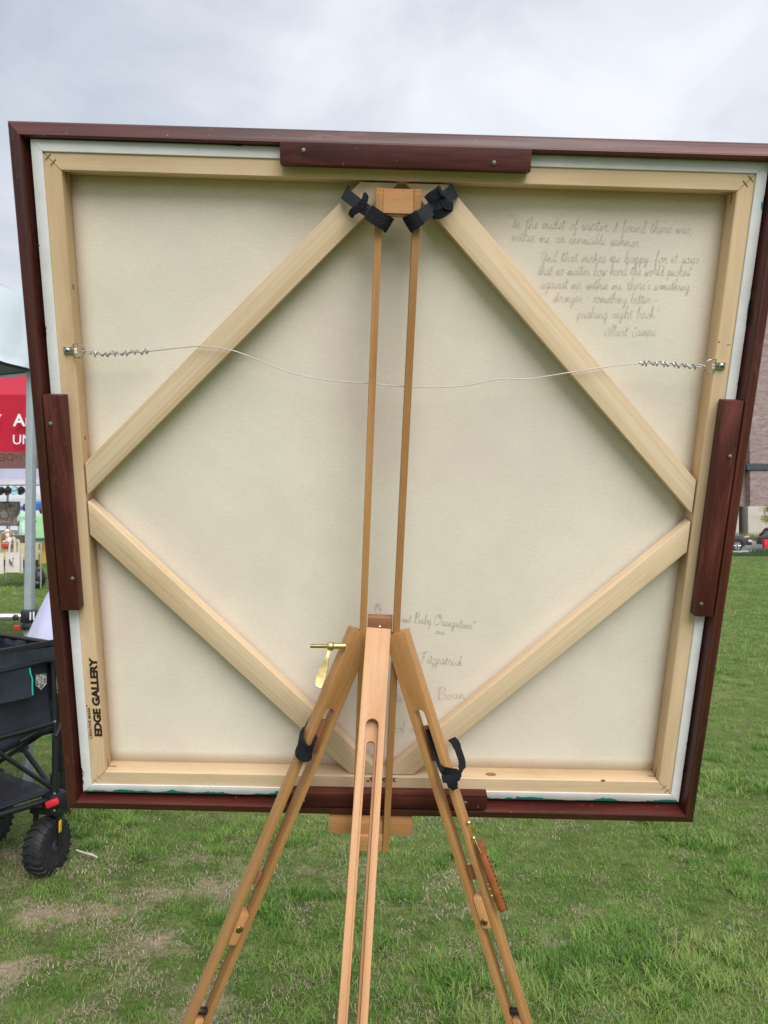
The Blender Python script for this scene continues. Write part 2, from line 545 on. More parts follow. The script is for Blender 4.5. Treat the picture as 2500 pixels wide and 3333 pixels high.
# diagonal braces
for poly in ([(-0.4207, 0.053), (-0.0515, 0.4205), (-0.004, 0.4205), (-0.4207, 0.0075)],
             [(0.0583, 0.4205), (0.4207, 0.0495), (0.4207, 0.0020), (0.0060, 0.4205)],
             [(-0.4207, -0.0012), (-0.003, -0.4205), (-0.0515, -0.4205), (-0.4207, -0.0490)],
             [(0.4207, -0.0100), (0.4207, -0.0545), (0.0455, -0.4205), (0.002, -0.4205)]):
    a = Vector((*poly[0], 0)); bb = Vector((*poly[1], 0)) if abs(poly[0][0] - poly[1][0]) > 0.1 else Vector((*poly[3], 0))
    Lm = axes((a + bb) / 2, bb - a, (0, 0, 1))
    li = Lm.inverted()
    prism('brace', [tuple((li @ Vector((*p, 0)))[:2]) for p in poly], -0.0255, -0.0035, PINE_B, framed, P @ Lm, 0.0012)
# retaining blocks with nails
def nail(par, x, y, w, r=0.0028):
    q = loc(x, y, w)
    lathe('nail_head', [(r, -0.002), (r, 0.0006), (r * 0.8, 0.0012), (0.0003, 0.0013)], NAIL, par, P @ T(q.x, q.y, w), 12)
for (u0, u1, v0, v1, nails) in ((-0.149, 0.157, 0.4345, 0.4596, ((988, 489.5), (1608, 530))),
                                (-0.4602, -0.4345, -0.1536, 0.1466, ((164.6, 1379), (236, 1883))),
                                (0.4340, 0.4596, -0.1422, 0.1628, ((2376, 1485.8), (2283, 1966))),
                                (-0.1440, 0.1573, -0.4630, -0.4395, ((988, 2606), (1514.8, 2612.6)))):
    lx, ly = u1 - u0, v1 - v0
    c = Vector(((u0 + u1) / 2, (v0 + v1) / 2, 0.0112))
    if lx > ly: Lm, size = T(c), (lx, ly, 0.0178)
    else: Lm, size = T(c) @ RZ(math.pi / 2), (ly, lx, 0.0178)
    bo = box('retaining_block', size, STAIN_B, framed, P @ Lm, 0.0004)
    for q in nails: nail(bo, q[0], q[1], 0.0201)
# staples and spline slots at the mitres
for su in (-1, 1):
    for sv in (-1, 1):
        for r0 in (0.4315, 0.4375):
            a = Vector((su * r0, sv * r0, 0.0006)); d = Vector((su, -sv, 0)) * 0.0034
            tube('staple', [a - d + Vector((0, 0, -0.002)), a - d, a + d, a + d + Vector((0, 0, -0.002))], 0.0005, STEEL, framed, P, 5)
        q = Vector((su * 0.4222, sv * 0.4222, -0.014))
        box('spline_slot', (0.013, 0.0006, 0.0018), SLOT, framed, P @ T(su * 0.4160, sv * 0.4223, -0.014))
        box('spline_slot', (0.0006, 0.013, 0.0018), SLOT, framed, P @ T(su * 0.4223, sv * 0.4160, -0.014))
# knots in the bars
KNOT = simple('pine_knot', (0.27, 0.135, 0.062), 0.7, 0, 0.3, 200)
for q, a_, b_ in (((1963, 2541), 0.0035, 0.0022), ((277, 1425), 0.0012, 0.0032), ((2341, 1113), 0.0014, 0.0012), ((2372, 1122), 0.0030, 0.0005)):
    p_ = loc(*q, 0.0)
    from_py('knot', *lathe_geo([(1.0, 0.0), (0.97, 0.0002), (0.02, 0.0002)], 14), KNOT, framed, P @ T(p_.x, p_.y, 0.0) @ Matrix.Diagonal((a_, b_, 1, 1)))
from_py('knot', *lathe_geo([(1.0, 0.0), (0.97, 0.0002), (0.02, 0.0002)], 16), KNOT, framed, P @ T(0.166, -0.4224, -0.011) @ RX(-math.pi / 2) @ Matrix.Diagonal((0.0085, 0.0048, 1, 1)))
from_py('knot', *lathe_geo([(1.0, 0.0), (0.97, 0.0002), (0.02, 0.0002)], 14), KNOT, framed, P @ T(-0.4224, 0.284, -0.012) @ RY(math.pi / 2) @ Matrix.Diagonal((0.0030, 0.0042, 1, 1)))
# hangers
def hanger(u, v, s):
    h = from_py('ring_hanger', *join_geo([
        ([Vector(p) for p in ((u - s * 0.0055, v - 0.0045, 0.0022), (u + s * 0.006, v - 0.0045, 0.0022), (u + s * 0.006, v + 0.0045, 0.0022), (u - s * 0.0055, v + 0.0045, 0.0022),
                              (u - s * 0.0055, v - 0.0045, 0.0002), (u + s * 0.006, v - 0.0045, 0.0002), (u + s * 0.006, v + 0.0045, 0.0002), (u - s * 0.0055, v + 0.0045, 0.0002))],
         [(0, 1, 2, 3), (4, 7, 6, 5), (0, 4, 5, 1), (1, 5, 6, 2), (2, 6, 7, 3), (3, 7, 4, 0)]),
        tube_geo([(u + s * 0.006, v - 0.002, 0.002), (u + s * 0.0095, v - 0.002, 0.004), (u + s * 0.012, v - 0.002, 0.003)], 0.0014, 6),
        tube_geo([(u + s * 0.006, v + 0.002, 0.002), (u + s * 0.0095, v + 0.002, 0.004), (u + s * 0.012, v + 0.002, 0.003)], 0.0014, 6)]), STEEL, framed, P)
    pts = [(0.0085, -0.0085), (0.0085, 0.0085), (0.014, 0.0092), (0.020, 0.0065), (0.0235, 0), (0.020, -0.0065), (0.014, -0.0092)]
    tube('ring', [(u + s * a, v + b, 0.0035 + a * 0.05) for a, b in pts], 0.0010, STEEL, h, P, 7, True)
    sc = lathe('screw', [(0.0042, 0.0), (0.0042, 0.0012), (0.003, 0.0026), (0.0004, 0.0031)], STEEL, h, P @ T(u - s * 0.0005, v, 0.0020), 14)
    for a in (0.5, 0.5 + math.pi / 2):
        box('screw_slot', (0.0042, 0.0009, 0.0006), BLACKP, h, P @ T(u - s * 0.0005, v, 0.0051) @ RZ(a))
hanger(-0.4301, 0.2035, 1)
hanger(0.4310, 0.2060, -1)
W = [(-0.409, 0.2022), (-0.404, 0.2006), (-0.385, 0.1998), (-0.355, 0.2020), (-0.322, 0.2057), (-0.2765, 0.2117), (-0.2523, 0.2135), (-0.2162, 0.2097), (-0.18, 0.1976), (-0.1436, 0.1841),
     (-0.0947, 0.1745), (-0.0333, 0.1713), (0.0284, 0.168), (0.0898, 0.1714), (0.1385, 0.1818), (0.1754, 0.1828), (0.224, 0.1914), (0.2665, 0.1991),
     (0.3211, 0.2066), (0.36, 0.2062), (0.3985, 0.2040), (0.4085, 0.2055)]
wp = smooth_path([(a, b, 0.0035) for a, b in W], 6)
geo = [tube_geo(wp, 0.00088, 6)]
for (a, b, turns, ph) in ((-0.4005, -0.323, 9, 0.3), (0.4005, 0.322, 11, 1.0)):
    hp = []
    M_ = turns * 12
    for i in range(M_ + 1):
        s = i / M_
        u = a + (b - a) * (s + 0.018 * math.sin(s * 37 + ph))
        base = min(wp, key=lambda p: abs(p.x - u))
        t_ = 2 * math.pi * turns * s + ph
        rr = 0.0028 + 0.0007 * math.sin(s * 23)
        hp.append((u, base.y + rr * math.sin(t_), 0.0035 + rr * 0.8 * math.cos(t_)))
    geo.append(tube_geo(hp, 0.0011, 6))
    geo.append(tube_geo(smooth_path([(a + (a / abs(a)) * 0.009, base.y * 0 + (0.2030 if a < 0 else 0.2052), 0.0052), (a, (0.2040 if a < 0 else 0.2072), 0.0040), (a - (a / abs(a)) * 0.012, (0.2000 if a < 0 else 0.2030), 0.0035)], 5), 0.00085, 6))
from_py('hanging_wire', *join_geo(geo), WIRE, framed, P, smooth=True)
# printed marks on the stretcher
def stamp(name, s, bold, M, w, h, mat=INK, par=framed, space=1.0):
    me = text_mesh(s, 1.0, bold, space=space)
    xs = [v.co.x for v in me.vertices]; ys = [v.co.y for v in me.vertices]
    for v in me.vertices:
        v.co = Vector(((v.co.x - min(xs)) / (max(xs) - min(xs)) * w, (v.co.y - min(ys)) / (max(ys) - min(ys)) * h, 0))
    return link_mesh(name, me, mat, par, M)
stamp('stamp_lettering', 'EDGE GALLERY', 0.058, P @ T(-0.4222, -0.3628, 0.0004) @ RZ(math.pi / 2), 0.1285, 0.0119)
stamp('stamp_lettering', 'CREATIVE MARK', 0.014, P @ T(-0.4373, -0.3672, 0.0004) @ RZ(math.pi / 2), 0.0530, 0.0045)
lathe('stamp_dot', [(0.0011, 0), (0.0010, 0.0001), (0.0002, 0.0001)], INK, framed, P @ T(-0.4424, -0.3122, 0.0003), 10)
stamp('stamp_lettering', '36 X 36"', 0.02, P @ T(0.0195, -0.4236, 0.0004) @ RZ(math.pi), 0.0450, 0.0080)

# ---- pencil handwriting: a small stroke alphabet, x-height 1
GL = {
 'a': (1.2, [[(.8, .85), (.45, 1), (.1, .6), (.15, .1), (.45, 0), (.75, .4), (.8, .95), (.8, .2), (1, .02), (1.2, .2)]]),
 'b': (1.0, [[(0, .2), (.35, 1.3), (.4, 2.1), (.25, 2.1), (.2, 1), (.2, .15), (.5, 0), (.8, .4), (.7, .9), (1, .85)]]),
 'c': (.95, [[(.75, .8), (.5, 1), (.15, .6), (.2, .1), (.5, 0), (.95, .2)]]),
 'd': (1.25, [[(.8, .85), (.45, 1), (.1, .6), (.15, .1), (.45, 0), (.75, .4), (.95, 2.1), (.6, 2.2), (.8, .2), (1, .02), (1.2, .2)]]),
 'e': (.95, [[(0, .2), (.5, .45), (.7, .8), (.45, 1), (.15, .6), (.25, .08), (.55, 0), (.95, .2)]]),
 'f': (.9, [[(0, .2), (.4, 1.2), (.55, 2.1), (.35, 2.1), (.3, .8), (.22, -1), (.5, -.9), (.4, 0), (.9, .2)]]),
 'g': (1.2, [[(.8, .85), (.45, 1), (.1, .6), (.15, .1), (.45, 0), (.75, .4), (.8, .95), (.75, -.8), (.45, -1.1), (.3, -.7), (.8, 0), (1.2, .2)]]),
 'h': (1.15, [[(0, .2), (.35, 1.4), (.4, 2.1), (.22, 2.1), (.15, 0), (.3, .7), (.6, 1), (.75, .7), (.75, .15), (.95, 0), (1.15, .2)]]),
 'i': (.65, [[(0, .2), (.25, 1), (.25, .2), (.45, 0), (.65, .2)], [(.32, 1.5), (.38, 1.58)]]),
 'k': (1.05, [[(0, .2), (.35, 1.4), (.4, 2.1), (.22, 2.1), (.15, 0), (.3, .6), (.65, .95), (.6, .6), (.3, .5), (.7, .05), (1.05, .2)]]),
 'l': (.65, [[(0, .2), (.35, 1.3), (.4, 2.1), (.22, 2.1), (.2, .3), (.4, 0), (.65, .2)]]),
 'm': (1.5, [[(0, .2), (.2, 1), (.2, 0), (.4, .8), (.6, 1), (.65, .6), (.65, 0), (.85, .8), (1.05, 1), (1.1, .6), (1.1, .1), (1.3, 0), (1.5, .2)]]),
 'n': (1.1, [[(0, .2), (.2, 1), (.2, 0), (.4, .8), (.62, 1), (.7, .6), (.7, .1), (.9, 0), (1.1, .2)]]),
 'o': (1.05, [[(.55, 1), (.15, .7), (.2, .1), (.55, 0), (.8, .5), (.55, 1), (.7, .85), (1.05, .85)]]),
 'p': (1.05, [[(0, .2), (.25, 1), (.2, -1.1), (.25, .6), (.5, 1), (.8, .7), (.7, .1), (.35, 0), (1.05, .2)]]),
 'r': (.95, [[(0, .2), (.25, 1.05), (.35, .85), (.6, .9), (.6, .3), (.75, 0), (.95, .2)]]),
 's': (.85, [[(0, .2), (.4, 1.05), (.6, .5), (.5, .05), (.2, .05), (.85, .2)]]),
 't': (.75, [[(0, .2), (.35, 1.8), (.3, .3), (.5, 0), (.75, .2)], [(.02, 1.25), (.7, 1.38)]]),
 'u': (1.15, [[(0, .2), (.2, 1), (.2, .3), (.4, 0), (.7, .4), (.75, 1), (.75, .2), (.95, 0), (1.15, .2)]]),
 'v': (.9, [[(0, .2), (.2, 1), (.38, 0), (.62, 1), (.9, .85)]]),
 'w': (1.3, [[(0, .2), (.2, 1), (.25, .2), (.42, 0), (.6, .8), (.65, .15), (.85, 0), (1.05, 1), (1.3, .85)]]),
 'y': (1.15, [[(0, .2), (.2, 1), (.2, .3), (.4, 0), (.7, .4), (.75, 1), (.7, -.8), (.4, -1.1), (.3, -.7), (.8, 0), (1.15, .2)]]),
 'z': (.9, [[(0, .85), (.6, 1), (.1, 0), (.6, -.2), (.4, -1), (.2, -.7), (.9, .2)]]),
 'I': (1.0, [[(.05, .4), (.75, 1.6), (.65, 2.1), (.4, 1.8), (.5, .4), (.2, 0), (0, .3), (1, .4)]]),
 'A': (1.7, [[(1.25, 1.7), (.6, 2), (.1, 1), (.3, .05), (.9, .4), (1.3, 1.9), (1.25, .3), (1.45, .02), (1.7, .2)]]),
 'C': (1.3, [[(1.1, 1.7), (.8, 2.1), (.15, 1.2), (.3, .1), (.9, 0), (1.3, .3)]]),
 'B': (1.5, [[(.15, 1.6), (.45, 2.2), (.4, 0), (.35, 1.8), (.8, 2.25), (1.2, 1.7), (.6, 1.15), (1.3, .8), (1.1, .05), (.5, .05), (.3, .3)]]),
 'O': (2.0, [[(1.3, 1.6), (1.0, 2.1), (.3, 1.7), (.1, .7), (.6, 0), (1.4, .2), (1.75, 1.1), (1.4, 2.0), (.9, 2.2), (.95, 1.6), (1.5, 1.5)]]),
 'M': (1.9, [[(0, 0), (.25, 2), (.5, .4), (.75, 1.9), (1.1, .4), (1.3, 1.8), (1.5, 0), (1.8, .1)]]),
 'F': (1.5, [[(.1, 1.7), (.6, 2.1), (1.4, 2.3), (.7, 2.0), (.6, .6), (.3, 0), (0, .3)], [(.2, 1.1), (1.1, 1.2)]]),
 '2': (.8, [[(.1, 1), (.4, 1.3), (.6, 1), (.1, .1), (.4, .2), (.75, .05)]]),
 '0': (.8, [[(.4, 1.2), (.1, .7), (.35, 0), (.65, .5), (.4, 1.2)]]),
 ',': (.4, [[(.2, .1), (.25, 0), (.1, -.4)]]), '.': (.4, [[(.15, .05), (.22, .1)]]),
 '-': (1.1, [[(.1, .6), (.9, .65)]]), "'": (.35, [[(.2, 2), (.12, 1.6)]]), '"': (.7, [[(.2, 2.2), (.12, 1.7)], [(.5, 2.2), (.42, 1.7)]]),
}
def handwriting(s, p0, p1, xh, mat, th=0.00055, cap=1.0, slant=0.12):
    adv = 0
    strokes = []
    rr = random.Random(s)
    for ch in s:
        if ch == ' ':
            adv += 0.95
            continue
        w_, ss = GL[ch]
        k = cap if (ch.isupper()) else 1.0
        j = rr.uniform(-0.10, 0.10)
        hs = rr.uniform(0.88, 1.16)
        for st in ss:
            strokes.append([(adv + x * k + y * k * slant + rr.uniform(-.03, .03), y * k * hs + j + rr.uniform(-.03, .03)) for x, y in st])
        adv += w_ * k
    p0, p1 = Vector(p0), Vector(p1)
    d = (p1 - p0)
    sx = d.length / adv
    d.normalize()
    nrm = Vector((-d.y, d.x))
    V, Fc = [], []
    for st in strokes:
        pts = smooth_path([(x, y, 0) for x, y in st], 5) if len(st) > 2 else [Vector((x, y, 0)) for x, y in st]
        pts = [p0 + d * (q.x * sx) + nrm * (q.y * xh) for q in pts]
        b0 = len(V)
        ph = rr.uniform(0, 9)
        for i, q in enumerate(pts):
            thk = th * (0.85 + 0.45 * math.sin(ph + i * 0.55))
            dd = pts[min(i + 1, len(pts) - 1)] - pts[max(i - 1, 0)]
            if dd.length < 1e-9: dd = Vector((1, 0))
            dd.normalize()
            n_ = Vector((-dd.y, dd.x)) * thk / 2
            for sgn in (-1, 1):
                pp = q + n_ * sgn
                V.append((pp.x, pp.y, canvas_w(pp.x, pp.y) + 0.0009))
        for i in range(len(pts) - 1):
            a = b0 + 2 * i
            if rr.random() > 0.07: Fc.append((a, a + 2, a + 3, a + 1))
    return from_py('handwriting', V, Fc, mat, framed, P)
XH = 0.0062
handwriting('"', (0.1405, 0.3790), (0.1475, 0.3790), XH * 0.9, PENCIL, 0.00075)
for s, a, b in (('In the midst of winter, I found there was,', (0.1472, 0.3750), (0.3836, 0.3735)),
                ('within me, an invincible summer.', (0.1472, 0.3590), (0.3176, 0.3560)),
                ('And that makes me happy. for it says', (0.1875, 0.3345), (0.3970, 0.3375)),
                ('that no matter how hard the world pushes', (0.1856, 0.3172), (0.3870, 0.3215)),
                ("against me, within me, there's something", (0.1902, 0.2999), (0.3895, 0.3032)),
                ('stronger - something better -', (0.2083, 0.2833), (0.3492, 0.2849)),
                ('pushing right back."', (0.2425, 0.2637), (0.3530, 0.2655)),
                ('-Albert Camus', (0.2751, 0.2405), (0.3508, 0.2426))):
    handwriting(s, a, b, XH, PENCIL, 0.00056, 0.85)
for s, a, b, h in (('M', (-0.019, -0.1671), (-0.0085, -0.1668), 0.006), ('and', (0.0197, -0.1803), (0.0345, -0.1816), 0.0045), ('Baby', (0.0385, -0.1829), (0.0657, -0.1839), 0.0062),
                   ('Orangutans"', (0.0683, -0.1839), (0.1290, -0.1908), 0.0062), ('2020', (0.0716, -0.1988), (0.0856, -0.2001), 0.0036),
                   ('Fitzpatrick', (0.0500, -0.2466), (0.1148, -0.2500), 0.0070), ('te', (0.0150, -0.3127), (0.0263, -0.3125), 0.0075),
                   ('Bean', (0.0782, -0.3078), (0.1221, -0.3040), 0.0085), ('sol a', (0.0143, -0.3645), (0.0463, -0.3626), 0.0070)):
    handwriting(s, a, b, h, PENCIL_D, 0.00055, 1.15)

# ------------------------------------------------------------------ the easel
foot = P @ Vector((-0.015, -0.19, 0.04))
easel = thing('tripod_easel', (foot.x, foot.y, 0), 'beech wood tripod easel with slotted legs carrying the canvas', 'easel')
def mu(v): return (0.0193 - 0.0154 * (0.36 - v), -0.0278 - 0.0150 * (0.36 - v))
def mwv(v): return 0.0115 + 0.0225 * (0.36 - v)
def Pl(u, v, w): return P @ Vector((u, v, w))
wdir = P.col[2].to_3d()
for side in (0, 1):
    a, b = Pl(mu(-0.526)[side], -0.526, mwv(-0.526)), Pl(mu(0.4115)[side], 0.4115, mwv(0.4115))
    Lm = axes((a + b) / 2, b - a, wdir)
    l = (b - a).length
    bm = box_bm((l, 0.0096, 0.0185), 0)
    # rounded top
    tops = [e for e in bm.edges if all(v.co.x > 0 for v in e.verts) and abs(e.verts[0].co.y - e.verts[1].co.y) > 0.001]
    bmesh.ops.bevel(bm, geom=tops, offset=0.0065, segments=4, affect='EDGES')
    bev(bm, 0.0007, 1)
    from_bm('mast_bar', bm, BEECH_M, easel, Lm)
cu = sum(mu(0.396)) / 2
bm = box_bm((0.0372, 0.0320, 0.0185), 0)
bmesh.ops.bevel(bm, geom=[e for e in bm.edges if all(v.co.y > 0 for v in e.verts) and abs(e.verts[0].co.x - e.verts[1].co.x) > 0.001], offset=0.0065, segments=4, affect='EDGES')
bmesh.ops.bevel(bm, geom=[e for e in bm.edges if all(v.co.y < -0.01 and v.co.z > 0 for v in e.verts)], offset=0.0028, segments=2, affect='EDGES')
from_bm('header_block', bm, BEECH, easel, P @ T(cu, 0.3952, mwv(0.396)))
cu = sum(mu(-0.165)) / 2
cb = box('crosspiece', (0.0345, 0.0290, 0.014), BEECH_RED, easel, P @ T(cu, -0.1655, mwv(-0.165) - 0.001) @ RZ(-0.02), 0.0006)
lathe('screw', [(0.0030, 0), (0.0028, 0.0012), (0.0018, 0.0022), (0.0003, 0.0026)], STEEL, cb, P @ T(cu, -0.1650, mwv(-0.165) + 0.0058), 14)
cu = sum(mu(-0.53)) / 2
box('spacer', (0.0350, 0.0260, 0.016), BEECH, easel, P @ T(cu, -0.512, mwv(-0.512)), 0.0006)
box('tray', (0.1285, 0.0265, 0.060), BEECH, easel, P @ T(-0.0175, -0.5022, -0.0180) @ RZ(-0.012), 0.0012)
box('tray_plate', (0.0345, 0.0200, 0.018), BEECH, easel, P @ T(cu + 0.0006, -0.4895, mwv(-0.5) - 0.006), 0.0006)

def leg(ax, bx, yaw, width, thick, slot_px, slot_w, inner_off, inner_slot, WD):
    """board from the hinge to the ground, forked by a slot that starts at slot_px"""
    A, B = at(*ax), at(*bx)
    d = (B - A).normalized()
    tl = (0.0 - A.z) / d.z - 0.012
    n0 = Vector((math.sin(yaw), -math.cos(yaw), 0))
    Lm = axes(A, d, n0)
    s0 = (at(*slot_px) - A).dot(d)
    hw, hs = width / 2, slot_w / 2
    def fork(s_start, hs_, top):
        arc = [(s_start + hs_ - hs_ * math.cos(t), hs_ * math.sin(t)) for t in [math.pi / 2 - math.pi * k / 10 for k in range(11)]]
        return [(top, -hw), (tl, -hw), (tl, -hs_)] + [(x, y) for x, y in reversed(arc)] + [(tl, hs_), (tl, hw), (top, hw)]
    o = prism('leg', fork(s0, hs, -0.004), -thick / 2, thick / 2, WD, easel, Lm, 0.0012)
    if inner_slot:
        prism('extension_bar', [(x, y * (0.80 if abs(y) > hs else 1)) for x, y in fork(s0 + inner_off, inner_slot / 2, 0.03)], -thick / 2 - 0.0095, -thick / 2 - 0.0005, WD, o, Lm, 0.0008)
    else:
        box('extension_bar', (0.052, slot_w * 0.98, 0.006), BEECH_RED, o, Lm @ T(s0 + inner_off + 0.026, 0.0, -thick / 2 + 0.0035), 0.0006)
    lathe('foot', [(0.012, 0), (0.014, 0.006), (0.012, 0.020)], BLACKP, o, T((A + d * tl).x, (A + d * tl).y, 0.0), 14)
    return o, Lm, d, A
LEG_B, MB, dB, AB = leg((1231, 2058, 1.058), (1147, 3333, 0.855), 0.03, 0.0338, 0.0150, (1212, 2346, 1.01), 0.0162, 0.026, 0.0104, BEECH)
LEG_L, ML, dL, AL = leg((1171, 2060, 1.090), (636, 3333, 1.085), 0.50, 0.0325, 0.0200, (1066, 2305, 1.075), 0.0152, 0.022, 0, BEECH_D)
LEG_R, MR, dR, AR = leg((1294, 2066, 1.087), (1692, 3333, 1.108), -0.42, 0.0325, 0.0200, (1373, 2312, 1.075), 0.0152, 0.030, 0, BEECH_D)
# sliding clamps with brass bolts
def clamp(LG, Lm, A, d, px, w, bolt_px, tail_px):
    s = (at(*px) - A).dot(d)
    o = box('clamp_block', (0.048, w, 0.020), BEECH, LG, Lm @ T(s, 0, 0.0015), 0.0035)
    sb = (at(*bolt_px) - A).dot(d)
    lathe('bolt', [(0.0050, 0), (0.0050, 0.0014), (0.0044, 0.0019), (0.0003, 0.0019)], BRASS_OLD, LG, Lm @ T(sb, 0, 0.0112), 18)
    st = (at(*tail_px) - A).dot(d)
    box('clamp_wedge', (0.019, w * 0.95, 0.010), BEECH_RED, LG, Lm @ T(st, 0, -0.006), 0.002)
clamp(LEG_L, ML, AL, dL, (770, 3015, 1.083), 0.0142, (768, 3011, 1.083), (832, 2866, 1.082))
clamp(LEG_R, MR, AR, dR, (1577, 2962, 1.098), 0.0142, (1583, 2990, 1.098), (1547, 2850, 1.094))
for LG, Lm, A, d, q in ((LEG_L, ML, AL, dL, (642, 3318, 1.084)), (LEG_R, MR, AR, dR, (1687, 3322, 1.105))):
    s = (at(*q) - A).dot(d)
    box('clamp_block', (0.034, 0.0142, 0.017), BEECH, LG, Lm @ T(s + 0.012, 0, 0.001), 0.003)
    lathe('knob', [(0.004, -0.008), (0.0055, -0.006), (0.0055, 0.006), (0.004, 0.008)], BLACKP, LG, Lm @ T(s - 0.014, 0, 0.002) @ RX(math.pi / 2), 12)
# brass clamp lever at the hinge
zb = 1.072
ctr = at(1076, 2103, zb)
bl = lathe('clamp_lever', [(0.0010, -0.0065)] + [(0.0066 * math.sin(math.pi * k / 12), -0.0066 * math.cos(math.pi * k / 12)) for k in range(1, 12)] + [(0.0010, 0.0065)], BRASS, easel, T(ctr), 20)
tube('threaded_rod', [at(1010, 2103, zb), at(1070, 2103, zb)], 0.0026, BRASS_OLD, bl, seg=12)
tube('collar', [at(1085, 2103, zb), at(1097, 2103, zb), at(1097.5, 2103, zb), at(1100, 2103, zb), at(1100.5, 2103, zb), at(1125, 2103, zb)], [0.0042, 0.0042, 0.0036, 0.0036, 0.0044, 0.0044], BRASS, bl, seg=16)
hp = [at(1074, 2112, zb), at(1066, 2140, zb - .007), at(1060, 2160, zb - .013), at(1050, 2190, zb - .023), at(1043, 2214, zb - .030), at(1039, 2232, zb - .035), at(1037, 2237, zb - .036)]
ribbon('handle', smooth_path(hp, 4), (1, 0, 0.1), [0.0040, 0.0040, 0.0040, 0.0041, 0.0044, 0.0050, 0.0058, 0.0068, 0.0080, 0.0092, 0.0104, 0.0112, 0.0118, 0.0122, 0.0124, 0.0123, 0.0120, 0.0116, 0.0110, 0.0104, 0.0094, 0.0082, 0.0072, 0.0060, 0.0040], 0.0034, BRASS, bl)
# leather carrying handle on the right leg
hz = 1.082
la = [at(1568, 2775, hz), at(1590, 2830, hz - .003), at(1612, 2890, hz - .003), at(1630, 2940, hz), at(1638, 2962, hz)]
lh = tube('carry_handle', smooth_path(la, 5), [0.0066] * 3 + [0.0070] * 15 + [0.0066, 0.0060, 0.0052], LEATHER, easel, seg=14)
tube('handle_end', [at(1560, 2740, hz), at(1566, 2758, hz), at(1571, 2780, hz)], [0.0066, 0.0072, 0.0070], LEATHER, lh, seg=12)
tube('handle_wire', smooth_path([at(1541, 2722, hz), at(1553, 2750, hz - .004), at(1566, 2778, hz - .007)], 4), 0.0016, BRASS_OLD, lh, seg=8)
tube('handle_wire', smooth_path([at(1601, 2915, hz), at(1617, 2940, hz - .003), at(1635, 2958, hz - .005)], 4), 0.0016, BRASS_OLD, lh, seg=8)
sq = [at(1534, 2690, hz), at(1544, 2689, hz), at(1549, 2720, hz), at(1539, 2721, hz)]
tube('handle_buckle', [sq[0], sq[1], sq[2], sq[3]], 0.0010, BRASS, lh, seg=6, closed=True)
for q, r in (((1526, 2678), .0034), ((1542, 2728), .0032), ((1593, 2878), .0042), ((1597, 2893), .0040), ((1603, 2915), .0036)):
    p = at(*q, hz)
    lathe('rivet', [(0.0003, -r)] + [(r * math.sin(math.pi * k / 8), -r * math.cos(math.pi * k / 8)) for k in range(1, 8)] + [(0.0003, r)], BRASS, lh, T(p), 12)
stp = smooth_path([p + Vector((0.0054, -0.0048, 0.001)) for p in la[:]], 8)
st = []
for i in range(2, len(stp) - 2, 2):
    st.append(tube_geo([stp[i], stp[i + 1]], 0.0009, 5))
from_py('stitching', *join_geo(st), LEATHER_D, lh)

# ------------------------------------------------------------------ hook and loop straps
def strap(name, label):
    e = bpy.data.objects.new(name, None)
    COL.objects.link(e)
    return tag(e, label, 'strap', 'black straps tying the canvas to the easel')
def wrap_path(pts): return smooth_path([Vector(p) for p in pts], 5)
vdir = P.col[1].to_3d(); udir = P.col[0].to_3d()
def ul(x, y, w):
    q = loc(x, y, w)
    return Pl(q.x, q.y, w)
# upper left
e = strap('tie_strap', 'black strap binding the upper left brace to the easel head')
e.matrix_basis = T(ul(1190, 680, 0.02))
sd_ = (ul(1225, 640, 0.02) - ul(1190, 700, 0.02)).normalized()
ribbon('band', wrap_path([ul(1128, 622, -0.008), ul(1122, 628, 0.004), ul(1135, 640, 0.009), ul(1170, 668, 0.012), ul(1205, 692, 0.024), ul(1228, 708, 0.0275), ul(1252, 724, 0.0275), ul(1263, 731, 0.020), ul(1258, 730, 0.006)]), sd_, 0.0145, 0.0016, STRAP_G, e)
ribbon('fleece_end', wrap_path([ul(1200, 690, 0.026), ul(1226, 708, 0.0300), ul(1252, 724, 0.0298), ul(1268, 733, 0.021), ul(1262, 734, 0.004)]), sd_, 0.0185, 0.0020, STRAP, e)
ribbon('tab', wrap_path([ul(1192, 632, 0.020), ul(1186, 654, 0.027), ul(1170, 676, 0.026), ul(1148, 690, 0.022), ul(1142, 704, 0.018)]), (0.3, 0.2, -0.9), [0.004] + [0.008] * 5 + [0.009] * 9 + [0.008] * 5 + [0.003], 0.0028, STRAP, e)
# upper right
e = strap('tie_strap', 'black strap with forked tab binding the upper right brace to the easel head')
e.matrix_basis = T(ul(1400, 680, 0.02))
sd_ = (ul(1360, 640, 0.02) - ul(1395, 700, 0.02)).normalized()
ribbon('band', wrap_path([ul(1478, 618, -0.008), ul(1478, 622, 0.004), ul(1460, 636, 0.009), ul(1425, 664, 0.013), ul(1390, 690, 0.025), ul(1365, 708, 0.0280), ul(1340, 722, 0.0275), ul(1328, 729, 0.020), ul(1332, 730, 0.006)]), sd_, 0.0165, 0.0016, STRAP_G, e)
ribbon('fleece_end', wrap_path([ul(1368, 706, 0.0300), ul(1345, 721, 0.0298), ul(1325, 731, 0.021), ul(1330, 734, 0.004)]), sd_, 0.0190, 0.0020, STRAP, e)
ribbon('tab', wrap_path([ul(1432, 614, 0.016), ul(1434, 630, 0.024), ul(1440, 650, 0.026), ul(1452, 668, 0.024), ul(1474, 672, 0.019)]), (0.2, 0.3, -0.9), [0.004] + [0.010] * 19 + [0.004], 0.0026, STRAP, e)
ribbon('tab', wrap_path([ul(1388, 650, 0.020), ul(1402, 638, 0.022), ul(1420, 626, 0.023), ul(1434, 614, 0.022)]), sd_, 0.009, 0.0022, STRAP, e)
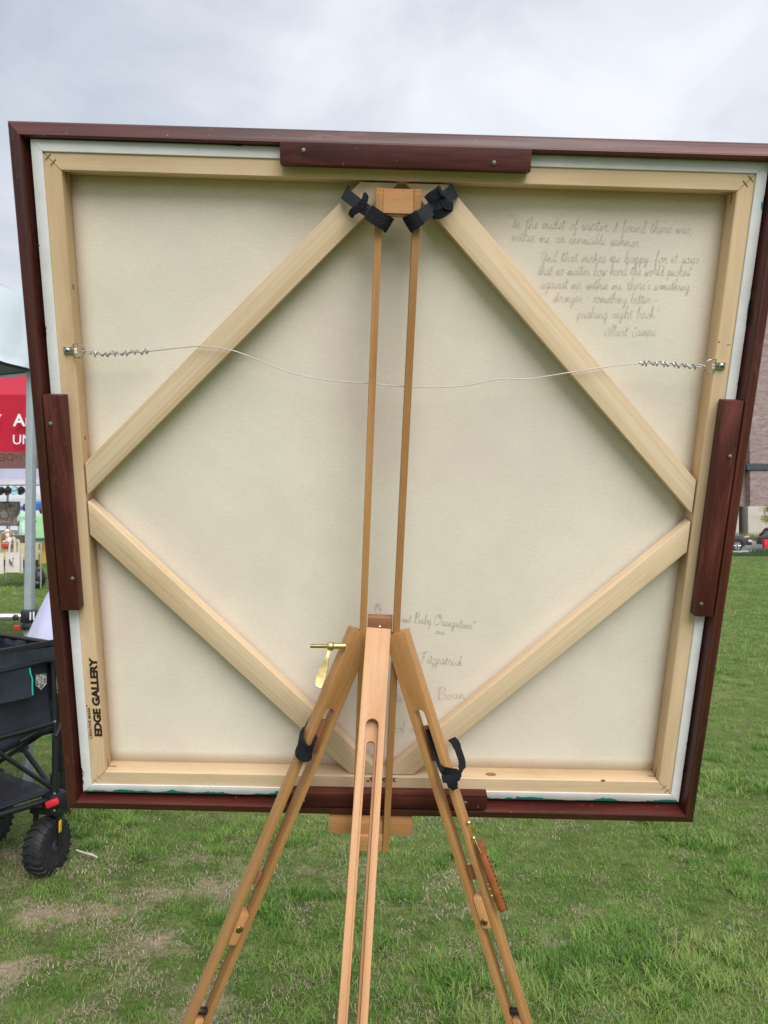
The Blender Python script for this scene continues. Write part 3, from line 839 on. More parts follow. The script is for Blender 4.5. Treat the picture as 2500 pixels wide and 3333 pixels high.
ribbon('tab', wrap_path([ul(1410, 698, 0.020), ul(1428, 698, 0.022), ul(1446, 690, 0.022), ul(1466, 674, 0.020)]), sd_, 0.011, 0.0022, STRAP, e)
# lower left: loop round the leg and back to the brace
e = strap('tie_strap', 'black strap looped round the left easel leg against the lower brace')
e.matrix_basis = T(at(990, 2430, 1.06))
ribbon('band', wrap_path([at(1022, 2312, 1.128), at(1006, 2345, 1.115), at(987, 2380, 1.095), at(980, 2415, 1.075), at(986, 2442, 1.062), at(1000, 2448, 1.060), at(1016, 2432, 1.068), at(1022, 2404, 1.085)]), dL, [0.010] * 16 + [0.022] * 12 + [0.016] * 8, 0.0020, STRAP_G, e)
ribbon('loop', wrap_path([at(984, 2375, 1.090), at(976, 2425, 1.068), at(984, 2448, 1.060), at(1000, 2452, 1.0585), at(1016, 2438, 1.064), at(1022, 2420, 1.080)]), dL, [0.012] * 5 + [0.023] * 21, 0.0024, STRAP, e)
# lower right
e = strap('tie_strap', 'black strap with loose loop and knot on the right easel leg')
e.matrix_basis = T(at(1470, 2520, 1.06))
ribbon('band', wrap_path([at(1397, 2372, 1.092), at(1404, 2400, 1.090), at(1417, 2440, 1.088), at(1432, 2482, 1.083), at(1446, 2512, 1.076), at(1460, 2530, 1.068)]), (0.9, 0.3, 0.3), 0.0105, 0.0020, STRAP, e)
ribbon('loop', wrap_path([at(1470, 2405, 1.135), at(1482, 2418, 1.125), at(1495, 2450, 1.105), at(1504, 2480, 1.090), at(1502, 2502, 1.078), at(1490, 2520, 1.070), at(1476, 2528, 1.066)]), (0.92, 0.15, 0.25), [0.012] * 8 + [0.010] * 12 + [0.006] * 11, 0.0018, STRAP, e)
ribbon('fleece_end', wrap_path([at(1446, 2520, 1.074), at(1462, 2522, 1.064), at(1482, 2526, 1.064), at(1500, 2522, 1.070)]), (0.1, 0.1, -1), [0.008] * 3 + [0.020] * 9 + [0.014] * 2 + [0.006] * 2, 0.0030, STRAP, e)
ribbon('tab', wrap_path([at(1462, 2520, 1.063), at(1466, 2538, 1.061), at(1474, 2554, 1.062), at(1481, 2568, 1.066)]), (1, 0.1, 0.25), [0.022] * 6 + [0.014] * 6 + [0.009] * 4, 0.0026, STRAP, e)

# ------------------------------------------------------------------ lawn
def lawn_bare(x, y):
    """0 where the turf is thick, 1 where the soil shows"""
    n = mnoise.fractal((x * 1.3 + 3.1, y * 1.3 - 1.7, 0.3), 1.0, 2.0, 4) * 0.30
    n2 = mnoise.noise((x * 4.1, y * 4.1, 5.0)) * 0.24 + mnoise.noise((x * 10, y * 10, 2.0)) * 0.20
    b = 0.10 + n * 0.75 + n2
    for (cx, cy, rx, ry, k) in ((-1.26, 3.06, 0.17, 0.085, 1.7), (-1.36, 2.97, 0.12, 0.06, 1.3), (-1.43, 3.12, 0.08, 0.05, 1.2), (-1.29, 2.64, 0.11, 0.10, 1.2), (-1.30, 2.42, 0.12, 0.12, 0.9), (-0.80, 2.85, 0.20, 0.10, 0.75), (-0.70, 2.78, 0.14, 0.07, 0.6),
                                (-0.87, 3.20, 0.20, 0.07, 0.8), (-0.60, 3.25, 0.12, 0.06, 0.6), (-0.33, 3.43, 0.11, 0.06, 1.0), (-0.55, 2.45, 0.16, 0.09, 0.7), (0.61, 2.81, 0.10, 0.05, 0.8), (0.40, 2.66, 0.16, 0.07, 0.7),
                                (0.45, 3.6, 0.12, 0.07, 0.6), (-1.74, 3.57, 0.2, 0.10, 1.3), (0.05, 2.7, 0.1, 0.08, 0.5), (0.98, 2.55, 0.16, 0.09, 0.7), (0.22, 2.42, 0.2, 0.08, 0.6), (0.75, 3.05, 0.1, 0.05, 0.7), (0.1, 3.1, 0.12, 0.06, 0.5), (-0.2, 2.9, 0.1, 0.06, 0.6)):
        d = ((x - cx) / rx) ** 2 + ((y - cy) / ry) ** 2
        b += 0.44 * k * math.exp(-d * 1.6) * (0.85 + 1.1 * mnoise.noise((x * 13, y * 13, 8.0)))
    if x > 0.3: b -= min(0.28, (x - 0.3) * 0.45)
    if y > 3.4: b -= min(0.45, (y - 3.4) * 0.35)
    return max(0.0, min(1.0, b))
def grid_steps(fine0, fine1, step, lo, hi):
    xs = [fine0 + step * i for i in range(int((fine1 - fine0) / step) + 1)]
    a = step
    x = xs[-1]
    while x < hi:
        a *= 1.35; x += a; xs.append(x)
    a = step; x = xs[0]
    while x > lo:
        a *= 1.35; x -= a; xs.insert(0, x)
    return xs
gx = grid_steps(-3.2, 3.2, 0.045, -700, 700)
gy = grid_steps(1.5, 6.5, 0.045, -300, 46.2)
gy = [y for y in gy if y <= 45] + [46.0]
nx, ny = len(gx), len(gy)
vs = [(x, y, 0.0) for y in gy for x in gx]
fs = [(j * nx + i, j * nx + i + 1, (j + 1) * nx + i + 1, (j + 1) * nx + i) for j in range(ny - 1) for i in range(nx - 1)]
me = bpy.data.meshes.new('lawn')
me.from_pydata(vs, [], fs)
ab = me.attributes.new('bare', 'FLOAT', 'POINT')
ab.data.foreach_set('value', [lawn_bare(v[0], v[1]) if abs(v[0]) < 12 and -2 < v[1] < 14 else 0.0 for v in vs])
def lawn_material():
    m, t, b = new_mat('lawn_soil', 0.95, 0, 0.1)
    v = coord(t, (1, 1, 1), False)
    at_ = t.nodes.new('ShaderNodeAttribute'); at_.attribute_name = 'bare'
    g = ramp(t, noise(t, v, 6, 6, 0.7), (0.3, (0.070, 0.100, 0.026)), (0.55, (0.125, 0.165, 0.048)), (0.75, (0.24, 0.245, 0.105)))  # shade between the grass blades is put into these dark greens
    g = mixc(t, g, ramp(t, noise(t, v, 0.45, 3), (0.35, 0.78), (0.65, 1.18)), 0.8, 'MULTIPLY')
    vb = coord(t, (1.0, 0.5, 1), False)
    g = mixc(t, g, ramp(t, noise(t, vb, 70, 4, 0.7), (0.3, 0.6), (0.7, 1.4)), 0.8, 'MULTIPLY')
    s1 = noise(t, v, 45, 6, 0.75)
    s = ramp(t, s1, (0.25, (0.17, 0.125, 0.075)), (0.5, (0.36, 0.28, 0.18)), (0.72, (0.58, 0.48, 0.35)))
    fac = mixc(t, at_.outputs['Fac'], ramp(t, noise(t, v, 25, 4, 0.7), (0.3, 0.0), (0.7, 0.5)), 0.5, 'ADD')
    c = mixc(t, g, s, ramp(t, fac, (0.28, 0.0), (0.62, 1.0)))
    t.links.new(c, b.inputs['Base Color'])
    bump(t, b, s1, 0.6, 0.02)
    return m
lawn = link_mesh('lawn', me, lawn_material())
tag(lawn, 'green lawn with worn bare patches', kind='structure')

def blade_material(name, stops, tr=0.35):
    m = bpy.data.materials.new(name)
    m.use_nodes = True
    t = m.node_tree
    t.nodes.clear()
    o = t.nodes.new('ShaderNodeOutputMaterial')
    a = t.nodes.new('ShaderNodeAttribute'); a.attribute_name = 'tint'
    oi = t.nodes.new('ShaderNodeObjectInfo')
    ad = nd(t, 'ShaderNodeMath', operation='MULTIPLY_ADD'); ad.inputs[1].default_value = 0.30; 
    t.links.new(oi.outputs['Random'], ad.inputs[0]); t.links.new(a.outputs['Fac'], ad.inputs[2])
    c = ramp(t, ad.outputs[0], *stops)
    d = t.nodes.new('ShaderNodeBsdfPrincipled'); d.inputs['Roughness'].default_value = 0.55; d.inputs['Specular IOR Level'].default_value = 0.3
    tr_ = t.nodes.new('ShaderNodeBsdfTranslucent')
    mxs = t.nodes.new('ShaderNodeMixShader'); mxs.inputs[0].default_value = tr
    t.links.new(c, d.inputs['Base Color']); t.links.new(c, tr_.inputs['Color'])
    t.links.new(d.outputs[0], mxs.inputs[1]); t.links.new(tr_.outputs[0], mxs.inputs[2]); t.links.new(mxs.outputs[0], o.inputs['Surface'])
    return m
GRASS = blade_material('grass_blade', ((0.0, (0.075, 0.175, 0.028)), (0.45, (0.185, 0.365, 0.058)), (0.80, (0.370, 0.480, 0.130)), (1.0, (0.36, 0.36, 0.165)), (1.22, (0.44, 0.38, 0.21))))
STRAW = blade_material('dry_straw', ((0.0, (0.27, 0.20, 0.12)), (0.6, (0.46, 0.37, 0.25)), (1.2, (0.66, 0.58, 0.46))), 0.1)
tufts = bpy.data.collections.new('tuft_sources')
straws = bpy.data.collections.new('straw_sources')
def tuft(coll, rr, n, rad, h0, h1, wid, flat, mat, lean, mean=0.42):
    V, Fc, tint = [], [], []
    for _ in range(n):
        a = rr.uniform(0, 6.283); r0 = rad * math.sqrt(rr.random())
        px, py = r0 * math.cos(a), r0 * math.sin(a)
        h = rr.uniform(h0, h1); w = wid * rr.uniform(0.6, 1.25)
        ang = rr.uniform(0, 6.283); dx, dy = math.cos(ang), math.sin(ang)
        bend = h * rr.uniform(*lean)
        t_ = min(1.0, max(0.0, rr.gauss(mean, 0.22)))
        if rr.random() < 0.05: t_ = 1.0
        b = len(V)
        seg = 3
        z0 = rr.uniform(0.0, 0.012) if flat else -0.004
        for k in range(seg + 1):
            s = k / seg
            ww = w * (1 - s ** 1.6) * 0.5
            cx, cy = px + dx * bend * s ** 1.7, py + dy * bend * s ** 1.7
            z = z0 + (0.012 * math.sin(s * 3.1) * rr.uniform(0.2, 1) if flat else h * (s - 0.28 * min(1.4, bend / h) * s * s))
            if k < seg:
                V.append((cx - dy * ww, cy + dx * ww, z)); V.append((cx + dy * ww, cy - dx * ww, z))
                tint += [t_ * (0.75 + 0.25 * s)] * 2
            else:
                V.append((cx, cy, z)); tint.append(t_)
        for k in range(seg - 1):
            Fc.append((b + 2 * k, b + 2 * k + 1, b + 2 * k + 3, b + 2 * k + 2))
        Fc.append((b + 2 * seg - 2, b + 2 * seg - 1, b + 2 * seg))
    m_ = bpy.data.meshes.new('grass_tuft')
    m_.from_pydata(V, [], Fc)
    at_ = m_.attributes.new('tint', 'FLOAT', 'POINT')
    at_.data.foreach_set('value', tint)
    m_.materials.append(mat)
    o = bpy.data.objects.new('grass_tuft', m_)
    coll.objects.link(o)
rr = random.Random(5)
for mean in (0.12, 0.36, 0.66):
    for i in range(3):
        tuft(tufts, rr, 22, 0.045, 0.012, 0.040, 0.0030, False, GRASS, (0.35, 1.35), mean)
    tuft(tufts, rr, 34, 0.034, 0.022, 0.058, 0.0036, False, GRASS, (0.35, 1.3), mean)
for i in range(5):
    tuft(straws, rr, 26, 0.060, 0.010, 0.036, 0.0024, True, STRAW, (0.8, 1.2))
def scatter(name, pts, coll, label):
    """pts: (x, y, scale, rotation, pick)"""
    me = bpy.data.meshes.new(name)
    me.from_pydata([(p[0], p[1], 0.0) for p in pts], [], [])
    for nm, k in (('sc', 2), ('rot', 3)):
        a = me.attributes.new(nm, 'FLOAT', 'POINT'); a.data.foreach_set('value', [p[k] for p in pts])
    a = me.attributes.new('pick', 'INT', 'POINT'); a.data.foreach_set('value', [p[4] for p in pts])
    o = link_mesh(name, me, None)
    g = bpy.data.node_groups.new(name, 'GeometryNodeTree')
    g.interface.new_socket('Geometry', in_out='INPUT', socket_type='NodeSocketGeometry')
    g.interface.new_socket('Geometry', in_out='OUTPUT', socket_type='NodeSocketGeometry')
    gi, go = g.nodes.new('NodeGroupInput'), g.nodes.new('NodeGroupOutput')
    ip = g.nodes.new('GeometryNodeInstanceOnPoints')
    m2p = g.nodes.new('GeometryNodeMeshToPoints')
    ci = g.nodes.new('GeometryNodeCollectionInfo')
    ci.inputs['Collection'].default_value = coll
    ci.inputs['Separate Children'].default_value = True
    ci.inputs['Reset Children'].default_value = True
    def attr(nm, ty):
        n = g.nodes.new('GeometryNodeInputNamedAttribute'); n.data_type = ty; n.inputs['Name'].default_value = nm
        return n.outputs['Attribute']
    cx = g.nodes.new('ShaderNodeCombineXYZ')
    l = g.links.new
    l(gi.outputs[0], m2p.inputs['Mesh'])
    l(m2p.outputs['Points'], ip.inputs['Points'])
    l(ci.outputs['Instances'], ip.inputs['Instance'])
    ip.inputs['Pick Instance'].default_value = True
    l(attr('pick', 'INT'), ip.inputs['Instance Index'])
    l(attr('rot', 'FLOAT'), cx.inputs['Z'])
    l(cx.outputs[0], ip.inputs['Rotation'])
    l(attr('sc', 'FLOAT'), ip.inputs['Scale'])
    l(ip.outputs['Instances'], go.inputs[0])
    md = o.modifiers.new('scatter', 'NODES')
    md.node_group = g
    tag(o, label, 'grass' if 'grass' in name else 'straw', kind='stuff')
    return o
gp, sp = [], []
def seen_span(y): return 0.56 * y + 0.6
for (y0, y1, dens, smul) in ((1.75, 4.2, 900, 1.0), (4.2, 8.0, 230, 1.25), (8.0, 16.0, 60, 1.9), (16.0, 36.0, 16, 2.8)):
    area = (seen_span(y0) + seen_span(y1)) * (y1 - y0)
    for _ in range(int(area * dens)):
        y = rr.uniform(y0, y1)
        x = rr.uniform(-seen_span(y), seen_span(y))
        # behind the canvas nothing of the far lawn shows
        if y > 4.2 and -0.36 * y < x < 0.34 * y: continue
        b = lawn_bare(x, y)
        if y < 14 and rr.random() < (b - 0.12) * 1.30: continue
        patch = 0.86 + 0.46 * mnoise.noise((x * 1.7, y * 1.7, 9.0)) + 0.34 * mnoise.noise((x * 5.5, y * 5.5, 4.0))
        if y < 8 and rr.random() < 0.55 * max(0.0, mnoise.noise((x * 7.5, y * 7.5, 12.0)) + 0.15): continue
        hue = mnoise.noise((x * 1.1, y * 1.1, 3.0)) * 0.9 + mnoise.noise((x * 5, y * 5, 6.0)) * 0.6 + rr.gauss(0, 0.35)
        cls = 0 if hue < -0.28 else (1 if hue < 0.22 else 2)
        if y > 9 : patch = 1.0
        gp.append((x, y, smul * patch * rr.uniform(0.72, 1.15), rr.uniform(0, 6.28), cls * 4 + (3 if patch > 1.0 and rr.random() < 0.6 else rr.randrange(3))))
for _ in range(11000):
    y = rr.uniform(1.75, 4.6)
    x = rr.uniform(-seen_span(y), seen_span(y))
    b = lawn_bare(x, y)
    if rr.random() < 0.14 + (b - 0.10) * 0.9:
        sp.append((x, y, rr.uniform(0.6, 1.15), rr.uniform(0, 6.28), rr.randrange(5)))
scatter('lawn_grass', gp, tufts, 'short green grass covering the lawn')
scatter('dry_straw', sp, straws, 'dry straw lying in the bare patches')
# stick
stick = tube('stick', smooth_path([at(247, 2775, 3.47), at(272, 2784, 3.46), at(296, 2790, 3.45), at(318, 2800, 3.44)], 3), [0.003, 0.004, 0.0044, 0.0045, 0.0048, 0.005, 0.0048, 0.0045, 0.004, 0.003], simple('bleached_stick', (0.52, 0.45, 0.37), 0.8, 0, 0.25, 60), seg=7)
stick.matrix_basis = T(0, 0, 0.012)
tag(stick, 'pale bleached stick lying on the grass right of the wagon wheel', 'stick')
lf = simple('dry_leaf', (0.50, 0.42, 0.32), 0.8, 0, 0.3, 90)

# ------------------------------------------------------------------ left: the grey framed canopy
ALU = simple('grey_powder_coat', (0.30, 0.345, 0.36), 0.45, 0.0, 0.08, 20)
ALU_L = simple('bare_aluminium', (0.55, 0.56, 0.57), 0.35, 0.7, 0.1, 30)
def cloth(name, col, tr=0.4, var=0.06, scale=4.0):
    m = simple(name, col, 0.8, 0, var, scale, 0.2)
    t = m.node_tree
    b = t.nodes['Principled BSDF']; o = t.nodes['Material Output']
    x = t.nodes.new('ShaderNodeBsdfTranslucent'); mxs = t.nodes.new('ShaderNodeMixShader')
    mxs.inputs[0].default_value = tr
    t.links.new(b.inputs['Base Color'].links[0].from_socket, x.inputs['Color'])
    t.links.new(b.outputs[0], mxs.inputs[1]); t.links.new(x.outputs[0], mxs.inputs[2]); t.links.new(mxs.outputs[0], o.inputs['Surface'])
    return m
WHITE_FAB = cloth('white_canopy_cloth', (0.84, 0.90, 0.98), 0.70)
WHITE_VAL = cloth('white_valance_cloth', (0.80, 0.87, 0.97), 0.10)
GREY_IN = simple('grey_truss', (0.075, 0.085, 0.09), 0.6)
REDP = simple('red_plastic', (0.62, 0.018, 0.030), 0.35, 0, 0.12, 30)
base = at(90, 2570, 4.42); base.z = 0
EX = Vector((-0.38, -0.92, 0)).normalized(); EY = Vector((-0.92, 0.38, 0)).normalized()
tent = thing('canopy_tent', (base.x, base.y, 0), 'pale blue white canopy tent on grey posts at the left edge', 'canopy tent')
S = 3.0; HE = 2.80; VB = 0.385
def tp(a, b, z): return base + EX * a + EY * b + Vector((0, 0, z))
for i, (a, b) in enumerate(((0, 0), (S, 0), (0, S), (S, S))):
    Lm = axes(tp(a, b, HE / 2), (0, 0, 1), (-0.70, -0.72, 0))
    # two stacked tubes: outer square post with rounded corners
    po = box('post', (HE, 0.044, 0.044), ALU, tent, Lm @ RX(0.62), 0.006)
    box('foot_plate', (0.09, 0.09, 0.006), ALU, po, T(tp(a, b, 0.004)), 0.001)
# eave rails
for p, q in (((0, 0), (S, 0)), ((0, 0), (0, S)), ((S, 0), (S, S)), ((0, S), (S, S))):
    A, B = tp(*p, HE - VB + 0.045), tp(*q, HE - VB + 0.045)
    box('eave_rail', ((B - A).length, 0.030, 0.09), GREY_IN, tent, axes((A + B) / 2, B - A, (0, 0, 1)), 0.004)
# canopy cloth: slopes to a peak, with soft folds, and a short valance
V, Fc = [], []
n = 28
ov = 0.07
for j in range(n + 1):
    for i in range(n + 1):
        a = -ov + (S + 2 * ov) * i / n; b = -ov + (S + 2 * ov) * j / n
        e_ = 1 - max(abs(a / S * 2 - 1), abs(b / S * 2 - 1)) / (1 + 2 * ov / S)
        z = HE + 0.015 + 0.92 * max(0, e_) ** 1.12
        z += 0.022 * math.sin((a * 1.3 + b * 2.1) * 5.2) * (0.35 + e_) * 0.6 + 0.012 * mnoise.noise((a * 4, b * 4, 0))
        V.append(tp(a, b, z))
for j in range(n):
    for i in range(n):
        k = j * (n + 1) + i
        Fc.append((k, k + 1, k + n + 2, k + n + 1))
cl = from_py('canopy', V, Fc, WHITE_FAB, tent, smooth=True)
for p, q in (((-ov, -ov), (S + ov, -ov)), ((-ov, -ov), (-ov, S + ov)), ((S + ov, -ov), (S + ov, S + ov)), ((-ov, S + ov), (S + ov, S + ov))):
    V, Fc = [], []
    n_ = 60
    A, B = tp(*p, 0), tp(*q, 0)
    nrm = (B - A).cross(Vector((0, 0, 1))).normalized()
    for i in range(n_ + 1):
        c = A.lerp(B, i / n_)
        for k, (z, f) in enumerate(((HE + 0.03, 0), (HE - VB * 0.40, 0.8), (HE - VB + 0.06, 1.2), (HE - VB, 1.0))):
            V.append(c + nrm * (0.022 * math.sin(i * 0.42 + 2.4 * k) + 0.010 * math.sin(i * 1.1 - 1.7 * k)) * f + Vector((0, 0, z)))
    for i in range(n_):
        for k in range(3):
            Fc.append((i * 4 + k, i * 4 + 4 + k, i * 4 + 5 + k, i * 4 + 1 + k))
    va = from_py('valance', V, Fc, WHITE_VAL, tent, smooth=True)
# truss slider and horizontal rail on the near post
pz = 1.5 - (2018 - 1722) / F * 4.42
A = tp(0.02, 0.02, pz)
rl = tube('side_rail', [tp(0.03, 0.03, pz + 0.02), tp(0.25, 0.25, pz + 0.025), tp(1.4, 1.4, pz + 0.05)], [0.020, 0.026, 0.026], ALU_L, tent, seg=10)
br = box('slider_bracket', (0.085, 0.085, 0.075), BLACKP, tent, T(base.x, base.y, pz + 0.022) @ RZ(0.3), 0.008)
box('slider_bracket', (0.080, 0.075, 0.032), BLACKP, tent, T(base.x + 0.004, base.y - 0.004, pz - 0.038) @ RZ(0.3), 0.006)
box('release_button', (0.032, 0.026, 0.026), REDP, br, T(base.x - 0.050, base.y - 0.042, pz - 0.040) @ RZ(0.3), 0.004)
box('slider_clip', (0.008, 0.008, 0.046), simple('white_plastic', (0.75, 0.76, 0.76), 0.4), br, T(base.x + 0.030, base.y - 0.052, pz + 0.026), 0.002)
box('slider_clip', (0.008, 0.008, 0.046), bpy.data.materials['white_plastic'], br, T(base.x + 0.046, base.y - 0.046, pz + 0.026), 0.002)
pb = at(52, 2010, 4.30)
lathe('pivot_bolt', [(0.018, 0), (0.018, 0.010), (0.012, 0.014), (0.001, 0.014)], BLACKP, br, axes(pb, (1, 0, 0), (-0.35, -0.93, 0.1)), 6)

# ------------------------------------------------------------------ red canopy further back
RED = simple('red_canopy_cloth', (0.46, 0.012, 0.036), 0.7, 0, 0.12, 3, 0.3)
RED_BACKLIT = cloth('backlit_red_cloth', (0.62, 0.30, 0.30), 0.8)  # same red cloth; light passing through it is put into the paler colour
PRINT_W = simple('white_print', (0.80, 0.80, 0.84), 0.6, 0, 0.05)
PRINT_IN = cloth('print_through_cloth', (0.90, 0.72, 0.72), 0.3)
X0, X1, Y0, Y1 = -6.2, -1.35, 7.5, 10.3
red = thing('canopy_tent', ((X0 + X1) / 2, (Y0 + Y1) / 2, 0), 'red canopy tent with white lettering behind the grey post', 'canopy tent')
HB = 2.25; HT = 2.81
for x, y in ((X0, Y0), (X1, Y0), (X0, Y1), (X1, Y1)):
    box('post', (0.04, 0.04, HB + 0.3), ALU, red, T(x, y, (HB + 0.3) / 2), 0.004)
V = []; Fc = []
n = 24
for j in range(n + 1):
    for i in range(n + 1):
        x = X0 + (X1 - X0) * i / n; y = Y0 + (Y1 - Y0) * j / n
        e_ = 1 - max(abs(2 * i / n - 1), abs(2 * j / n - 1))
        V.append((x, y, HT + 0.53 * e_ ** 1.1 + 0.02 * mnoise.noise((x * 2, y * 2, 1))))
for j in range(n):
    for i in range(n):
        k = j * (n + 1) + i
        Fc.append((k, k + 1, k + n + 2, k + n + 1))
o = from_py('canopy', V, Fc, RED, red, smooth=True); o.modifiers.new('t', 'SOLIDIFY').thickness = 0.004
def curtain(name, A, B, z0, z1, mat, par, amp=0.02, waves=14, n=60, bow=0.0):
    A, B = Vector(A), Vector(B)
    nrm = (B - A).cross(Vector((0, 0, 1))).normalized()
    V, Fc = [], []
    m_ = 5
    for i in range(n + 1):
        s = i / n
        c = A.lerp(B, s)
        for k in range(m_ + 1):
            f = k / m_
            V.append(c + nrm * amp * f * math.sin(s * waves + 1.3 * f) + Vector((0, 0, z0 + (z1 - z0) * f - bow * 4 * s * (1 - s) * f)))
    for i in range(n):
        for k in range(m_):
            q = i * (m_ + 1) + k
            Fc.append((q, q + m_ + 1, q + m_ + 2, q + 1))
    o = from_py(name, V, Fc, mat, par, smooth=True)
    return o
va = curtain('valance', (X0, Y0 - 0.01, 0), (X1, Y0 - 0.01, 0), HT, HB, RED, red, 0.012, 9)
for a, b in (((X1, Y0, 0), (X1, Y1, 0)), ((X0, Y1, 0), (X0, Y0, 0))):
    curtain('valance', a, b, HT, HB, RED, red, 0.012, 9)
vf = curtain('valance', (X0, Y1, 0), (X1, Y1, 0), HT, HB + 0.06, RED_BACKLIT, red, 0.004, 9)
def lettering(s, px, z, h, M, mat, par, bold=0.02, mirror=False):
    me = text_mesh(s, 1.0, bold)
    ys = [v.co.y for v in me.vertices]; xs = [v.co.x for v in me.vertices]
    k = h / (max(ys) - min(ys))
    for v in me.vertices:
        x = (v.co.x - min(xs)) * k
        v.co = Vector((-x if mirror else x, (v.co.y - min(ys)) * k, 0))
    return link_mesh('valance_lettering', me, mat, par, M)
def facing(p): return T(p) @ RX(math.pi / 2)
pA = at(42, 1387, 7.44); lettering('Ar', 0, 0, 40 / F * 7.44, facing(pA), PRINT_W, va)
pU = at(42, 1446, 7.44); lettering('UN', 0, 0, 31 / F * 7.44, facing(pU), PRINT_W, va, 0.004)
pY = at(-31, 1387, 7.44); lettering('Y', 0, 0, 38 / F * 7.44, facing(pY), PRINT_W, va, 0.02)
pD = at(42.5, 1501, 10.24); lettering('DEN', 0, 0, 24 / F * 10.26, facing(pD), PRINT_IN, vf, 0.01, True)
pO = at(71.5, 1497, 10.26); lettering('OF', 0, 0, 15 / F * 10.26, facing(pO), PRINT_IN, vf, 0.01, True)
pO = at(93, 1495, 10.26); lettering('Y', 0, 0, 20 / F * 10.26, facing(pO), PRINT_IN, vf, 0.01, True)

# ------------------------------------------------------------------ market stall with white canopy
STALL = 20.0
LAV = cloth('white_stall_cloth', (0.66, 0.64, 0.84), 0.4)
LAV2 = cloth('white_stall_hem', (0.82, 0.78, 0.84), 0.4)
sx0 = at(-160, 1722, STALL).x; sx1 = at(240, 1722, STALL).x
st_ = thing('canopy_tent', ((sx0 + sx1) / 2, STALL + 1.5, 0), 'white market stall canopy hung with caps, behind the red tent', 'canopy tent')
zb_ = at(0, 1577, STALL).z; zt_ = at(0, 1508, STALL).z; zm_ = at(0, 1560, STALL).z
for x, y in ((sx0, STALL), (sx1, STALL), (sx0, STALL + 3), (sx1, STALL + 3)):
    box('post', (0.05, 0.05, zt_), ALU, st_, T(x, y, zt_ / 2), 0.005)
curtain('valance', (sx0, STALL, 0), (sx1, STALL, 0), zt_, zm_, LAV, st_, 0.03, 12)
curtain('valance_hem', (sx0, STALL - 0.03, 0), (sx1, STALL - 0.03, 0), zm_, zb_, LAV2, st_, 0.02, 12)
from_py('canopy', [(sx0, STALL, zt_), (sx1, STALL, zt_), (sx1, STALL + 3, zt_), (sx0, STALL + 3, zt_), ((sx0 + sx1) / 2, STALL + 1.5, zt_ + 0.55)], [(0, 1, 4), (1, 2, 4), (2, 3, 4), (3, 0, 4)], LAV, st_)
box('hanging_rail', (sx1 - sx0, 0.03, 0.03), ALU, st_, T((sx0 + sx1) / 2, STALL + 0.12, zb_ - 0.01))
# caps on the rail
def cap(px, py, col, label):
    p = at(px, py, STALL + 0.12)
    m = simple('cap_' + col[0], col[1], 0.8)
    r = 0.088
    pr = [(r * math.cos(a), r * 1.15 * math.sin(a)) for a in [math.pi / 2 * k / 7 for k in range(8)]]
    vs, fs = lathe_geo([(0.002 if q[0] < 0.002 else q[0], q[1]) for q in pr], 16)
    br_v, br_f = [], []
    for k in range(13):
        a = -math.pi * k / 12
        for (rr_, z) in ((r * 0.95, 0.0), (r * 1.75, -0.03)):
            br_v.append(Vector((rr_ * math.cos(a) * (0.95 if rr_ < r else 0.62), rr_ * math.sin(a), z)))
    for k in range(12): br_f.append((2 * k, 2 * k + 1, 2 * k + 3, 2 * k + 2))
    M = T(p) @ RX(0.85)
    o = thing('baseball_cap', p, label, 'cap', 'caps hanging under the stall canopy')
    from_py('crown', vs, fs, m, o, M, smooth=True)
    b = from_py('brim', br_v, br_f, m, o, M, smooth=True)
    b.modifiers.new('t', 'SOLIDIFY').thickness = 0.006
    box('hook', (0.01, 0.01, 0.09), ALU, o, T(p + Vector((0, 0.02, 0.10))))
cap(5, 1596, ('black', (0.012, 0.012, 0.014)), 'black cap at the left end of the row under the stall canopy')
cap(27, 1596, ('charcoal', (0.022, 0.018, 0.018)), 'charcoal cap left of the light blue cap under the stall canopy')
cap(49, 1594, ('light_blue', (0.33, 0.55, 0.66)), 'light blue cap hanging under the stall canopy')
cap(70, 1595, ('black_patch', (0.012, 0.011, 0.010)), 'black cap beside the grey post, right of the light blue cap')
# hanging blanket
def blanket_mat():
    m, t, b = new_mat('mottled_blanket', 0.9, 0, 0.1)
    v = coord(t, (1, 1, 1))
    c = ramp(t, noise(t, v, 6, 5, 0.7, 1.0), (0.3, (0.075, 0.062, 0.055)), (0.5, (0.17, 0.135, 0.11)), (0.62, (0.28, 0.27, 0.28)), (0.75, (0.34, 0.20, 0.09)))
    t.links.new(c, b.inputs['Base Color'])
    return m
bk = curtain('hanging_blanket', at(-60, 1722, STALL + 0.6) * Vector((1, 1, 0)) if False else (at(-60, 1722, STALL + 0.6).x, STALL + 0.6, 0), (at(65, 1722, STALL + 0.6).x, STALL + 0.6, 0), at(0, 1632, STALL + 0.6).z, at(0, 1712, STALL + 0.6).z, blanket_mat(), None, 0.03, 17)
tag(bk, 'mottled brown and grey blanket hanging at the back of the market stall', 'blanket')
